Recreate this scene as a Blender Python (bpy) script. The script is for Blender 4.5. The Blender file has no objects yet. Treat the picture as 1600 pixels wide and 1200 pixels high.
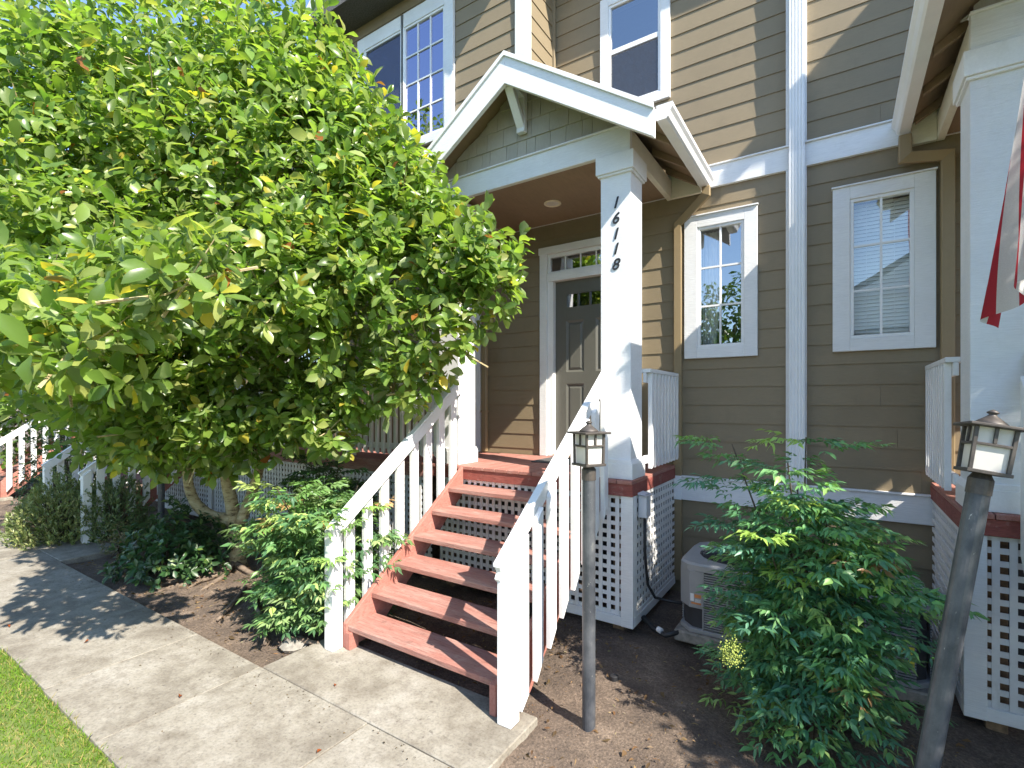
import bpy, bmesh, math, random
import numpy as np
from mathutils import Vector, Matrix, Euler

random.seed(7)
rng = np.random.default_rng(11)
R = math.radians
sc = bpy.context.scene
col = sc.collection

# ------------------------------------------------------------------ camera, sky, sun, exposure
cam_d = bpy.data.cameras.new("camera")
cam = bpy.data.objects.new("camera", cam_d)
col.objects.link(cam)
cam.location = (0, 0, 1.75)
cam.rotation_euler = (R(90), 0, R(33.38))
cam_d.sensor_width = 36
cam_d.lens = 36 * 777 / 1600
cam_d.shift_y = 29 / 1600
cam_d.clip_end = 600
cam_d.clip_start = 0.05
sc.camera = cam

SUN = Vector((1.0, -0.34, 1.0)).normalized()          # towards the sun
world = bpy.data.worlds.new("World")
sc.world = world
world.use_nodes = True
wn = world.node_tree.nodes
wn.clear()
sky = wn.new("ShaderNodeTexSky")
sky.sky_type = 'NISHITA'
sky.sun_disc = False
sky.sun_elevation = math.asin(SUN.z)
sky.sun_rotation = math.atan2(SUN.x, SUN.y)
sky.air_density = 1.0
sky.dust_density = 0.2
sky.ozone_density = 2.5
bg = wn.new("ShaderNodeBackground")
bg.inputs["Strength"].default_value = 0.15
wo = wn.new("ShaderNodeOutputWorld")
world.node_tree.links.new(sky.outputs[0], bg.inputs[0])
world.node_tree.links.new(bg.outputs[0], wo.inputs[0])

sun_d = bpy.data.lights.new("sun", 'SUN')
sun_d.energy = 4.7
sun_d.angle = R(0.5)
sun_d.color = (1.0, 0.93, 0.82)
sun = bpy.data.objects.new("sun", sun_d)
col.objects.link(sun)
sun.rotation_euler = SUN.to_track_quat('Z', 'Y').to_euler()
sun.location = (6, -2, 12)

sc.view_settings.view_transform = 'Standard'
sc.view_settings.look = 'None'
sc.view_settings.exposure = 1.38
sc.view_settings.gamma = 1
sc.view_settings.use_curve_mapping = False
sc.render.engine = 'CYCLES'
sc.cycles.max_bounces = 8
sc.cycles.transparent_max_bounces = 8

# ------------------------------------------------------------------ materials
def new_mat(name):
    m = bpy.data.materials.new(name)
    m.use_nodes = True
    nt = m.node_tree
    b = nt.nodes["Principled BSDF"]
    return m, nt, b

def N(nt, t, **k):
    n = nt.nodes.new(t)
    for a, v in k.items():
        if a.startswith("i_"):
            n.inputs[a[2:].replace("_", " ")].default_value = v
        else:
            setattr(n, a, v)
    return n

def L(nt, a, b):
    nt.links.new(a, b)

def coords(nt, scale=(1, 1, 1), rand=True):
    tc = N(nt, "ShaderNodeTexCoord")
    mp = N(nt, "ShaderNodeMapping")
    mp.inputs["Scale"].default_value = scale
    if rand:
        oi = N(nt, "ShaderNodeObjectInfo")
        mul = N(nt, "ShaderNodeMath", operation='MULTIPLY')
        mul.inputs[1].default_value = 37.0
        L(nt, oi.outputs["Random"], mul.inputs[0])
        add = N(nt, "ShaderNodeVectorMath", operation='ADD')
        L(nt, tc.outputs["Object"], add.inputs[0])
        L(nt, mul.outputs[0], add.inputs[1])
        L(nt, add.outputs[0], mp.inputs[0])
    else:
        L(nt, tc.outputs["Object"], mp.inputs[0])
    return mp.outputs[0]

def ramp(nt, src, stops):
    r = N(nt, "ShaderNodeValToRGB")
    el = r.color_ramp.elements
    el[0].position, el[0].color = stops[0][0], (*stops[0][1], 1)
    el[1].position, el[1].color = stops[-1][0], (*stops[-1][1], 1)
    for p, c in stops[1:-1]:
        e = el.new(p)
        e.color = (*c, 1)
    L(nt, src, r.inputs[0])
    return r.outputs[0]

def noise(nt, vec, scale, detail=5, rough=0.55):
    n = N(nt, "ShaderNodeTexNoise")
    n.inputs["Scale"].default_value = scale
    n.inputs["Detail"].default_value = detail
    n.inputs["Roughness"].default_value = rough
    L(nt, vec, n.inputs["Vector"])
    return n.outputs["Fac"]

def mix(nt, f, a, b, blend='MIX'):
    m = N(nt, "ShaderNodeMix", data_type='RGBA', blend_type=blend)
    for s, i in ((f, 0), (a, 6), (b, 7)):
        if isinstance(s, (int, float)):
            m.inputs[i].default_value = s
        elif isinstance(s, tuple):
            m.inputs[i].default_value = (*s, 1)
        else:
            L(nt, s, m.inputs[i])
    return m.outputs[2]

def bump(nt, b, h, strength, dist=0.01):
    n = N(nt, "ShaderNodeBump")
    n.inputs["Strength"].default_value = strength
    n.inputs["Distance"].default_value = dist
    L(nt, h, n.inputs["Height"])
    L(nt, n.outputs[0], b.inputs["Normal"])

def painted(name, c, stretch, var=0.06, rough=0.6, bs=0.35, dirt=0.12, grain=30):
    """Painted timber: fine stretched grain, faint blotches, a little tone change from piece to piece."""
    m, nt, b = new_mat(name)
    v = coords(nt, stretch)
    g = noise(nt, v, grain, 6, 0.6)
    v2 = coords(nt, (1, 1, 1))
    bl = noise(nt, v2, 3.5, 4, 0.6)
    dk = tuple(x * (1 - dirt) for x in c)
    base = ramp(nt, bl, [(0.35, dk), (0.62, c)])
    gg = ramp(nt, g, [(0.3, (1 - var,) * 3), (0.7, (1 + var * .4,) * 3)])
    base = mix(nt, 1.0, base, gg, 'MULTIPLY')
    gm = noise(nt, coords(nt, (1, 1, .45)), 7.0, 7, 0.72)
    base = mix(nt, ramp(nt, gm, [(0.26, (.55 * min(1, dirt * 6),) * 3), (0.44, (0,) * 3)]), base, tuple(x * .55 for x in (c[0], c[1] * .97, c[2] * .86)))
    oi = N(nt, "ShaderNodeObjectInfo")
    rv = ramp(nt, oi.outputs["Random"], [(0, (0.95,) * 3), (1, (1.03,) * 3)])
    base = mix(nt, 1.0, base, rv, 'MULTIPLY')
    L(nt, base, b.inputs["Base Color"])
    b.inputs["Roughness"].default_value = rough
    bump(nt, b, g, bs, 0.004)
    return m

M = {}
M['siding'] = painted("siding_paint", (0.243, 0.190, 0.114), (1.2, 8, 26), 0.10, 0.62, 0.45, 0.06, 14)
M['siding_side'] = painted("siding_paint_side", (0.243, 0.190, 0.114), (8, 1.2, 26), 0.10, 0.62, 0.45, 0.06, 14)
M['shingle'] = painted("shingle_paint", (0.43, 0.395, 0.32), (22, 8, 2), 0.10, 0.7, 0.5, 0.06, 10)
M['white'] = painted("white_paint", (0.80, 0.80, 0.79), (9, 9, 9), 0.05, 0.5, 0.2, 0.07, 8)
M['white_sawn'] = painted("white_sawn_paint", (0.78, 0.785, 0.79), (3, 3, 60), 0.10, 0.6, 0.8, 0.05, 6)
M['white_grain'] = painted("white_grain_paint", (0.79, 0.79, 0.78), (2, 30, 30), 0.09, 0.55, 0.6, 0.06, 6)
M['white_metal'] = painted("white_metal", (0.80, 0.80, 0.79), (4, 4, 4), 0.02, 0.35, 0.05, 0.05, 6)
M['brown_metal'] = painted("brown_metal", (0.29, 0.215, 0.115), (4, 4, 4), 0.03, 0.42, 0.05, 0.06, 6)
M['soffit'] = painted("soffit_paint", (0.29, 0.205, 0.13), (6, 1, 6), 0.10, 0.7, 0.3, 0.10, 8)
M['cream'] = painted("cream_trim_paint", (0.72, 0.68, 0.55), (3, 3, 20), 0.06, 0.6, 0.4, 0.05, 6)
M['door'] = painted("door_paint", (0.115, 0.113, 0.095), (20, 20, 2), 0.08, 0.38, 0.15, 0.03, 10)
M['lattice'] = painted("white_lattice", (0.76, 0.76, 0.75), (4, 4, 4), 0.04, 0.55, 0.1, 0.12, 6)

def stained(name, st, c=(0.345, 0.152, 0.120), c2=(0.40, 0.245, 0.205), dk=(0.19, 0.082, 0.063)):
    m, nt, b = new_mat(name)
    v = coords(nt, st)
    g = noise(nt, v, 10, 7, 0.65)
    v2 = coords(nt, tuple(0.35 * x + 0.6 for x in st))
    w = noise(nt, v2, 2.2, 5, 0.65)
    base = mix(nt, ramp(nt, w, [(0.42, (0, 0, 0)), (0.68, (1, 1, 1))]), c, c2)
    base = mix(nt, ramp(nt, g, [(0.33, (0.85,) * 3), (0.52, (0, 0, 0))]), base, dk)
    cr = noise(nt, coords(nt, tuple(x * 1.0 for x in st)), 3.1, 8, 0.7)
    crk = ramp(nt, cr, [(0.485, (0, 0, 0)), (0.5, (0.55,) * 3), (0.515, (0, 0, 0))])
    wear = ramp(nt, noise(nt, coords(nt), 1.7, 3, 0.5), [(0.5, (0,) * 3), (0.6, (1,) * 3)])
    base = mix(nt, mix(nt, 1.0, crk, wear, 'MULTIPLY'), base, (0.16, 0.07, 0.05))
    kn = noise(nt, coords(nt, tuple(.4 * x + .8 for x in st)), 5.5, 2, 0.5)
    base = mix(nt, ramp(nt, kn, [(0.70, (0,) * 3), (0.78, (.7,) * 3)]), base, dk)
    sc_ = noise(nt, coords(nt, (2, 2, 2)), 4.2, 7, 0.75)
    base = mix(nt, ramp(nt, sc_, [(0.56, (0,) * 3), (0.72, (.55,) * 3)]), base, (0.40, 0.30, 0.25))
    base = mix(nt, ramp(nt, sc_, [(0.28, (.6,) * 3), (0.42, (0,) * 3)]), base, (0.13, 0.06, 0.045))
    L(nt, base, b.inputs["Base Color"])
    b.inputs["Roughness"].default_value = 0.72
    bump(nt, b, g, 0.6, 0.006)
    return m
M['red_x'] = stained("red_stain_along_tread", (1.0, 14, 14))
M['red_y'] = stained("red_stain_along_deck", (14, 1.0, 14), (0.37, 0.15, 0.115), (0.41, 0.21, 0.17))
M['red_rim'] = stained("red_stain_rim", (2, 2, 14), (0.25, 0.062, 0.047), (0.29, 0.09, 0.07), (0.16, 0.04, 0.03))
M['red_str'] = stained("red_stain_stringer", (9, 3, 6), (0.355, 0.135, 0.103), (0.39, 0.175, 0.14), (0.29, 0.10, 0.075))

def simple(name, c, rough=0.5, metal=0.0, var=0.15, scale=12, bs=0.1):
    m, nt, b = new_mat(name)
    v = coords(nt)
    n = noise(nt, v, scale, 5)
    L(nt, ramp(nt, n, [(0.3, tuple(x * (1 - var) for x in c)), (0.7, tuple(min(1, x * (1 + var)) for x in c))]), b.inputs["Base Color"])
    b.inputs["Roughness"].default_value = rough
    b.inputs["Metallic"].default_value = metal
    if bs:
        bump(nt, b, n, bs, 0.003)
    return m
M['black'] = simple("black_rubber", (0.02, 0.02, 0.022), 0.5)
M['dark_room'] = simple("unlit_room_grey", (0.10, 0.095, 0.085), 0.9)  # dark grey puts the dimness of unlit rooms into the wall colour
M['roof'] = simple("roof_shingle", (0.10, 0.095, 0.09), 0.95, 0, 0.4, 60, 0.8)
M['curtain'] = simple("curtain_cloth", (0.72, 0.71, 0.70), 0.9, 0, 0.05, 5)
M['blind'] = simple("blind_slat", (0.86, 0.87, 0.83), 0.6, 0, 0.03, 5, 0)
M['lampmetal'] = simple("lamp_taupe_metal", (0.075, 0.064, 0.056), 0.5, 0.2, 0.3, 40)
M['acmetal'] = simple("ac_grey_paint", (0.30, 0.305, 0.31), 0.45, 0.05, 0.06, 8)
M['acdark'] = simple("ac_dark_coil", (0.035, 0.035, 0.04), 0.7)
M['pad'] = simple("grey_pad", (0.24, 0.22, 0.19), 0.95, 0, 0.3, 25, 0.5)
M['greybox'] = simple("grey_pvc", (0.55, 0.57, 0.60), 0.45, 0, 0.05)
M['labelw'] = simple("white_label", (0.75, 0.75, 0.75), 0.5, 0, 0.03, 4, 0)
M['labelo'] = simple("orange_label", (0.55, 0.20, 0.06), 0.5, 0, 0.1, 40, 0)
M['labely'] = simple("yellow_label", (0.75, 0.65, 0.08), 0.5, 0, 0.1, 40, 0)
M['brass'] = simple("brass", (0.45, 0.36, 0.20), 0.35, 0.9, 0.1)
M['mat'] = simple("door_mat_fibre", (0.075, 0.075, 0.075), 0.95, 0, 0.6, 90, 1.0)
M['bulb'] = simple("light_trim", (0.80, 0.70, 0.52), 0.5, 0, 0.03)
M['redleaf'] = simple("dry_leaf", (0.30, 0.09, 0.03), 0.7, 0, 0.4, 30)
M['woodpost'] = simple("bare_timber", (0.22, 0.14, 0.08), 0.85, 0, 0.4, 20)
M['flagpole'] = simple("pole_white", (0.7, 0.7, 0.68), 0.4)
M['asphalt'] = simple("asphalt", (0.05, 0.05, 0.05), 0.9, 0, 0.3, 50, 0.5)

def pole_mat():
    m, nt, b = new_mat("scuffed_dark_pole")
    v = coords(nt, (1, 1, 0.6))
    n = noise(nt, v, 7, 6, 0.7)
    base = ramp(nt, n, [(0.40, (0.045, 0.05, 0.06)), (0.62, (0.10, 0.105, 0.115)), (0.75, (0.22, 0.22, 0.21))])
    sp = noise(nt, coords(nt, (1, 1, 0.35)), 95, 3, 0.6)
    base = mix(nt, ramp(nt, sp, [(0.70, (0,) * 3), (0.75, (1,) * 3)]), base, (0.45, 0.43, 0.40))
    L(nt, base, b.inputs["Base Color"])
    b.inputs["Roughness"].default_value = 0.42
    b.inputs["Metallic"].default_value = 0.15
    return m
M['pole'] = pole_mat()

def frosted():
    m, nt, b = new_mat("frosted_lamp_glass")
    v = coords(nt)
    n = noise(nt, v, 6, 3)
    L(nt, ramp(nt, n, [(0.3, (0.78, 0.76, 0.72)), (0.7, (0.88, 0.86, 0.82))]), b.inputs["Base Color"])
    b.inputs["Roughness"].default_value = 0.35
    tr = N(nt, "ShaderNodeBsdfTranslucent")
    tr.inputs[0].default_value = (0.9, 0.86, 0.78, 1)
    mx = N(nt, "ShaderNodeMixShader")
    mx.inputs[0].default_value = 0.4
    L(nt, b.outputs[0], mx.inputs[1]); L(nt, tr.outputs[0], mx.inputs[2])
    L(nt, mx.outputs[0], nt.nodes["Material Output"].inputs[0])
    return m
M['frost'] = frosted()

def glass(name, refl, tint):
    m, nt, b = new_mat(name)
    nt.nodes.remove(b)
    fr = N(nt, "ShaderNodeFresnel"); fr.inputs[0].default_value = 1.6
    ad = N(nt, "ShaderNodeMath", operation='ADD', use_clamp=True)
    ad.inputs[1].default_value = refl
    L(nt, fr.outputs[0], ad.inputs[0])
    v = coords(nt)
    n = noise(nt, v, 2.2, 1)
    bp = N(nt, "ShaderNodeBump"); bp.inputs["Strength"].default_value = 0.25; bp.inputs["Distance"].default_value = 0.006
    L(nt, n, bp.inputs["Height"])
    gl = N(nt, "ShaderNodeBsdfGlossy"); gl.inputs["Roughness"].default_value = 0.0
    gl.inputs[0].default_value = (*tint, 1)
    L(nt, bp.outputs[0], gl.inputs["Normal"])
    tr = N(nt, "ShaderNodeBsdfTransparent"); tr.inputs[0].default_value = (0.93, 0.96, 0.95, 1)
    mx = N(nt, "ShaderNodeMixShader")
    L(nt, ad.outputs[0], mx.inputs[0]); L(nt, tr.outputs[0], mx.inputs[1]); L(nt, gl.outputs[0], mx.inputs[2])
    L(nt, mx.outputs[0], nt.nodes["Material Output"].inputs[0])
    return m
M['glass'] = glass("window_glass", 0.30, (0.95, 0.97, 1.0))
M['glass_lo'] = glass("blind_window_glass", 0.13, (0.95, 0.97, 1.0))
M['glass_up'] = glass("upper_window_glass", 0.45, (0.75, 0.75, 1.0))

def screen_mat():
    m, nt, b = new_mat("insect_screen")
    v = coords(nt, (1, 1, 1), False)
    b.inputs["Base Color"].default_value = (0.05, 0.05, 0.055, 1)
    b.inputs["Roughness"].default_value = 0.6
    tr = N(nt, "ShaderNodeBsdfTransparent")
    w = noise(nt, v, 60, 2)
    mx = N(nt, "ShaderNodeMixShader")
    L(nt, ramp(nt, w, [(0.3, (0.35,) * 3), (0.7, (0.55,) * 3)]), mx.inputs[0])
    L(nt, b.outputs[0], mx.inputs[1]); L(nt, tr.outputs[0], mx.inputs[2])
    L(nt, mx.outputs[0], nt.nodes["Material Output"].inputs[0])
    return m
M['screen'] = screen_mat()

def concrete():
    m, nt, b = new_mat("weathered_concrete")
    v = coords(nt, (1, 1, 1), True)
    a = noise(nt, v, 2.2, 8, 0.65)
    f = noise(nt, v, 55, 4, 0.7)
    s = noise(nt, v, 8, 6, 0.7)
    base = ramp(nt, a, [(0.30, (0.15, 0.128, 0.10)), (0.5, (0.27, 0.245, 0.20)), (0.72, (0.36, 0.335, 0.29))])
    base = mix(nt, ramp(nt, s, [(0.30, (0.75,) * 3), (0.55, (0,) * 3)]), base, (0.145, 0.122, 0.092))
    base = mix(nt, 0.9, base, ramp(nt, f, [(0.25, (0.55,) * 3), (0.5, (1,) * 3), (0.75, (1.15,) * 3)]), 'MULTIPLY')
    dots = noise(nt, v, 23, 2, 0.4)
    base = mix(nt, ramp(nt, dots, [(0.24, (0.7,) * 3), (0.29, (0,) * 3)]), base, (0.10, 0.085, 0.07))
    L(nt, base, b.inputs["Base Color"])
    b.inputs["Roughness"].default_value = 0.9
    bump(nt, b, f, 0.5, 0.004)
    return m
M['concrete'] = concrete()

def soil():
    m, nt, b = new_mat("dark_soil")
    v = coords(nt, (1, 1, 1), False)
    a = noise(nt, v, 3, 8, 0.7)
    f = noise(nt, v, 60, 5, 0.75)
    base = ramp(nt, a, [(0.3, (0.085, 0.062, 0.047)), (0.55, (0.17, 0.125, 0.092)), (0.75, (0.30, 0.225, 0.165))])
    base = mix(nt, 0.9, base, ramp(nt, f, [(0.25, (0.35,) * 3), (0.5, (1,) * 3), (0.72, (1.9,) * 3)]), 'MULTIPLY')
    ch = noise(nt, v, 34, 3, 0.6)
    base = mix(nt, ramp(nt, ch, [(0.70, (0,) * 3), (0.73, (0.8,) * 3)]), base, (0.34, 0.25, 0.17))
    L(nt, base, b.inputs["Base Color"])
    b.inputs["Roughness"].default_value = 1.0
    bump(nt, b, mix(nt, .5, f, noise(nt, v, 21, 4, .7)), 1.0, 0.05)
    return m
M['soil'] = soil()

def foliage(name, rough=0.31, trans=0.5, under=(0.30, 0.36, 0.20), under_f=0.6, spec=0.5):
    """Leaf: own tint per leaf, paler underside, light passing through."""
    m, nt, b = new_mat(name)
    at = N(nt, "ShaderNodeAttribute", attribute_name="tint")
    geo = N(nt, "ShaderNodeNewGeometry")
    f = N(nt, "ShaderNodeMath", operation='MULTIPLY'); f.inputs[1].default_value = under_f
    L(nt, geo.outputs["Backfacing"], f.inputs[0])
    c = mix(nt, f.outputs[0], at.outputs["Color"], under)
    L(nt, c, b.inputs["Base Color"])
    b.inputs["Roughness"].default_value = rough
    b.inputs["Specular IOR Level"].default_value = spec
    tr = N(nt, "ShaderNodeBsdfTranslucent")
    tc = mix(nt, 1.0, at.outputs["Color"], (1.5, 1.6, 0.6), 'MULTIPLY')
    L(nt, tc, tr.inputs[0])
    mx = N(nt, "ShaderNodeMixShader"); mx.inputs[0].default_value = trans
    L(nt, b.outputs[0], mx.inputs[1]); L(nt, tr.outputs[0], mx.inputs[2])
    L(nt, mx.outputs[0], nt.nodes["Material Output"].inputs[0])
    return m
M['leaf'] = foliage("magnolia_leaf")
M['leaf2'] = foliage("shrub_leaf", 0.4, 0.25, (0.2, 0.26, 0.15), 0.4)
M['grass'] = foliage("grass_blade", 0.6, 0.4, (0.2, 0.26, 0.1), 0.0, 0.2)

def bark(name, c1, c2, c3):
    m, nt, b = new_mat(name)
    v = coords(nt, (1, 1, 2.5), False)
    a = noise(nt, v, 9, 8, 0.7)
    L(nt, ramp(nt, a, [(0.36, c1), (0.47, c2), (0.66, c3)]), b.inputs["Base Color"])
    b.inputs["Roughness"].default_value = 0.85
    bump(nt, b, a, 0.6, 0.01)
    return m
M['bark'] = bark("pale_bark", (0.12, 0.08, 0.04), (0.40, 0.32, 0.17), (0.54, 0.47, 0.29))
M['bark_dark'] = bark("dark_bark", (0.03, 0.022, 0.015), (0.08, 0.06, 0.04), (0.14, 0.11, 0.08))
M['root'] = bark("root_bark", (0.07, 0.05, 0.035), (0.15, 0.11, 0.08), (0.25, 0.19, 0.14))

def flag_mat(name, c):
    m, nt, b = new_mat(name)
    v = coords(nt, (1, 1, 1), False)
    n = noise(nt, v, 160, 2)
    L(nt, ramp(nt, n, [(0.3, tuple(x * 0.85 for x in c)), (0.7, c)]), b.inputs["Base Color"])
    b.inputs["Roughness"].default_value = 0.75
    tr = N(nt, "ShaderNodeBsdfTranslucent"); tr.inputs[0].default_value = (*c, 1)
    mx = N(nt, "ShaderNodeMixShader"); mx.inputs[0].default_value = 0.3
    L(nt, b.outputs[0], mx.inputs[1]); L(nt, tr.outputs[0], mx.inputs[2])
    L(nt, mx.outputs[0], nt.nodes["Material Output"].inputs[0])
    return m
M['flag_red'] = flag_mat("flag_red", (0.42, 0.02, 0.035))
M['flag_white'] = flag_mat("flag_white", (0.62, 0.61, 0.60))
M['flag_blue'] = flag_mat("flag_blue", (0.02, 0.03, 0.14))

# ------------------------------------------------------------------ object helpers
WPOS = {}
def tag(o, label=None, cat=None, group=None, kind=None):
    if label: o["label"] = label
    if cat: o["category"] = cat
    if group: o["group"] = group
    if kind: o["kind"] = kind
    return o

def thing(name, loc, label, cat, group=None):
    o = bpy.data.objects.new(name, None)
    o.empty_display_size = 0.2
    col.objects.link(o)
    o.location = loc
    WPOS[o.name] = Vector(loc)
    return tag(o, label, cat, group)

class MB:
    """Collects boxes, prisms and tubes in world coordinates and links them as one mesh object."""
    def __init__(s, tf=None):
        s.v, s.f, s.tf = [], [], tf
    def add(s, vs, fs):
        n = len(s.v)
        s.v += [(s.tf(p) if s.tf else tuple(p)) for p in vs]
        s.f += [tuple(i + n for i in f) for f in fs]
        return s
    def box(s, x0, x1, y0, y1, z0, z1):
        return s.add([(x0, y0, z0), (x1, y0, z0), (x1, y1, z0), (x0, y1, z0), (x0, y0, z1), (x1, y0, z1), (x1, y1, z1), (x0, y1, z1)],
                     [(0, 3, 2, 1), (4, 5, 6, 7), (0, 1, 5, 4), (1, 2, 6, 5), (2, 3, 7, 6), (3, 0, 4, 7)])
    def prism(s, pts, axis, a, b):
        def mk(p, t):
            return (t, p[0], p[1]) if axis == 'x' else (p[0], t, p[1]) if axis == 'y' else (p[0], p[1], t)
        n = len(pts)
        vs = [mk(p, a) for p in pts] + [mk(p, b) for p in pts]
        fs = [tuple(range(n - 1, -1, -1)), tuple(range(n, 2 * n))]
        fs += [(i, (i + 1) % n, (i + 1) % n + n, i + n) for i in range(n)]
        return s.add(vs, fs)
    def tube(s, pts, r, n=8, cap=True):
        pts = [Vector(p) for p in pts]
        rs = r if isinstance(r, (list, tuple)) else [r] * len(pts)
        vs, fs = [], []
        ref = Vector((0.3, 0.9, 0.1))
        for i, p in enumerate(pts):
            d = (pts[min(i + 1, len(pts) - 1)] - pts[max(i - 1, 0)]).normalized()
            if abs(d.dot(ref)) > 0.95: ref = Vector((1, 0, 0.2))
            u = d.cross(ref).normalized(); w = d.cross(u)
            for k in range(n):
                a = 2 * math.pi * k / n
                vs.append(tuple(p + (u * math.cos(a) + w * math.sin(a)) * rs[i]))
        for i in range(len(pts) - 1):
            for k in range(n):
                a, b = i * n + k, i * n + (k + 1) % n
                fs.append((a, b, b + n, a + n))
        if cap:
            fs.append(tuple(range(n - 1, -1, -1)))
            fs.append(tuple(range((len(pts) - 1) * n, len(pts) * n)))
        return s.add(vs, fs)
    def lathe(s, prof, c, n=20):
        vs, fs = [], []
        for (r, z) in prof:
            for k in range(n):
                a = 2 * math.pi * k / n
                vs.append((c[0] + r * math.cos(a), c[1] + r * math.sin(a), c[2] + z))
        for i in range(len(prof) - 1):
            for k in range(n):
                a, b = i * n + k, i * n + (k + 1) % n
                fs.append((a, b, b + n, a + n))
        fs.append(tuple(range(n - 1, -1, -1)))
        fs.append(tuple(range((len(prof) - 1) * n, len(prof) * n)))
        return s.add(vs, fs)
    def mesh(s, name, mat, off=(0, 0, 0), smooth=False):
        me = bpy.data.meshes.new(name)
        o = Vector(off)
        me.from_pydata([tuple(Vector(p) - o) for p in s.v], [], s.f)
        bm = bmesh.new(); bm.from_mesh(me)
        bmesh.ops.recalc_face_normals(bm, faces=bm.faces)
        bm.to_mesh(me); bm.free()
        if mat: me.materials.append(mat)
        if smooth:
            me.shade_smooth()
        return me
    def build(s, name, mat, parent=None, bevel=0.0, smooth=False, center=False):
        base = WPOS[parent.name] if parent else Vector((0, 0, 0))
        if center:
            a = np.array(s.v); w = Vector(((a.max(0) + a.min(0)) / 2).tolist())
        else:
            w = base.copy() if parent else Vector((0, 0, 0))
        me = s.mesh(name, mat, w, smooth)
        o = bpy.data.objects.new(name, me)
        col.objects.link(o)
        WPOS[o.name] = w
        o.location = w - base
        if parent: o.parent = parent
        if bevel:
            md = o.modifiers.new("bevel", 'BEVEL'); md.width = bevel; md.segments = 1
            md.limit_method = 'ANGLE'
        return o

def inst(name, me, w, parent, rot=None):
    """One more object of a shared mesh, at world point w."""
    o = bpy.data.objects.new(name, me)
    col.objects.link(o)
    w = Vector(w)
    WPOS[o.name] = w
    o.location = w - (WPOS[parent.name] if parent else Vector((0, 0, 0)))
    if rot: o.rotation_euler = rot
    if parent: o.parent = parent
    return o

def box(name, mat, parent, x0, x1, y0, y1, z0, z1, bevel=0.003, tf=None):
    return MB(tf).box(x0, x1, y0, y1, z0, z1).build(name, mat, parent, bevel, center=True)

def copy_tree(o, parent=None, skip=()):
    c = o.copy()
    col.objects.link(c)
    if parent: c.parent = parent
    for ch in list(o.children):
        if ch.name.split('.')[0] in skip: continue
        copy_tree(ch, c, skip)
    return c

# ------------------------------------------------------------------ levels of the place
YW = 5.39           # facade plane
EXP = 0.1854        # siding exposure
Z0 = 0.983          # top of the lower white band
DK = 1.09           # porch deck top
GZ = -0.20          # pavement top

# ------------------------------------------------------------------ ground, lawn, pavement (the setting)
def sheet(name, mat, x0, x1, y0, y1, z, nx=1, ny=1, amp=0.0):
    xs = np.linspace(x0, x1, nx + 1); ys = np.linspace(y0, y1, ny + 1)
    vs = []
    for y in ys:
        for x in xs:
            h = amp * (math.sin(x * 3.1 + y * 1.7) + 0.7 * math.sin(x * 7.3 - y * 5.1) + 0.5 * math.sin(x * 15.1 + y * 13.7) + 0.8 * (random.random() - .5)) if amp else 0
            vs.append((x, y, z + h))
    n = nx + 1
    fs = [(j * n + i, j * n + i + 1, (j + 1) * n + i + 1, (j + 1) * n + i) for j in range(ny) for i in range(nx)]
    me = bpy.data.meshes.new(name); me.from_pydata(vs, [], fs); me.materials.append(mat)
    if amp: me.shade_smooth()
    o = bpy.data.objects.new(name, me); col.objects.link(o)
    WPOS[o.name] = Vector((0, 0, 0))
    return tag(o, kind="structure")

sheet("ground", M['soil'], -250, 250, -250, 250, -0.36)
sheet("soil_bed", M['soil'], -19, 6.5, 2.0, 5.5, -0.245, 330, 80, 0.014)
sheet("street", M['asphalt'], -80, 80, -11, -4, -0.33)

def grass_mat_base():
    m, nt, b = new_mat("lawn_turf")
    v = coords(nt, (1, 1, 1), False)
    a = noise(nt, v, 9, 6, 0.7)
    L(nt, ramp(nt, a, [(0.35, (0.07, 0.12, 0.02)), (0.55, (0.13, 0.17, 0.04)), (0.7, (0.28, 0.23, 0.10))]), b.inputs["Base Color"])
    b.inputs["Roughness"].default_value = 1
    return m
M['turf'] = grass_mat_base()
sheet("lawn", M['turf'], -40, 30, -4, 1.08, -0.225, 60, 12, 0.004)

side = thing("sidewalk", (0, 0, 0), None, None)
tag(side, kind="structure")
# slabs between the joints seen in the picture
joints = [3.6, 2.4, 1.2, 0.0, -1.2, -2.4, -3.57, -4.52, -5.55, -6.6, -7.65, -8.7, -9.8, -10.9, -12, -13.2, -14.4, -15.6, -16.8, -18]
for a, b in zip(joints[:-1], joints[1:]):
    dz = random.uniform(-.003, .003)
    MB().box(b + .003, a - .003, 1.07 + random.uniform(-.006, .006), 2.045, GZ - .1, GZ + dz).build("slab", M['concrete'], side, 0.0025, center=True)
MB().box(-3.555, -1.56, 2.053, 2.66, GZ - .1, GZ + .002).build("slab", M['concrete'], side, 0.006, center=True)
MB().box(-10.4, -8.0, 2.053, 2.9, GZ - .1, GZ + .004).build("slab", M['concrete'], side, 0.006, center=True)
MB().box(-15.9, -14.2, 2.053, 2.9, GZ - .1, GZ + .004).build("slab", M['concrete'], side, 0.006, center=True)
MB().box(1.0, 2.6, 2.053, 2.7, GZ - .1, GZ + .002).build("slab", M['concrete'], side, 0.006, center=True)

# ------------------------------------------------------------------ siding walls
def lap(u):     # outward offset of a board at height u (0 bottom edge .. 1 top edge)
    return 0.0135 - 0.0095 * u

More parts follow.
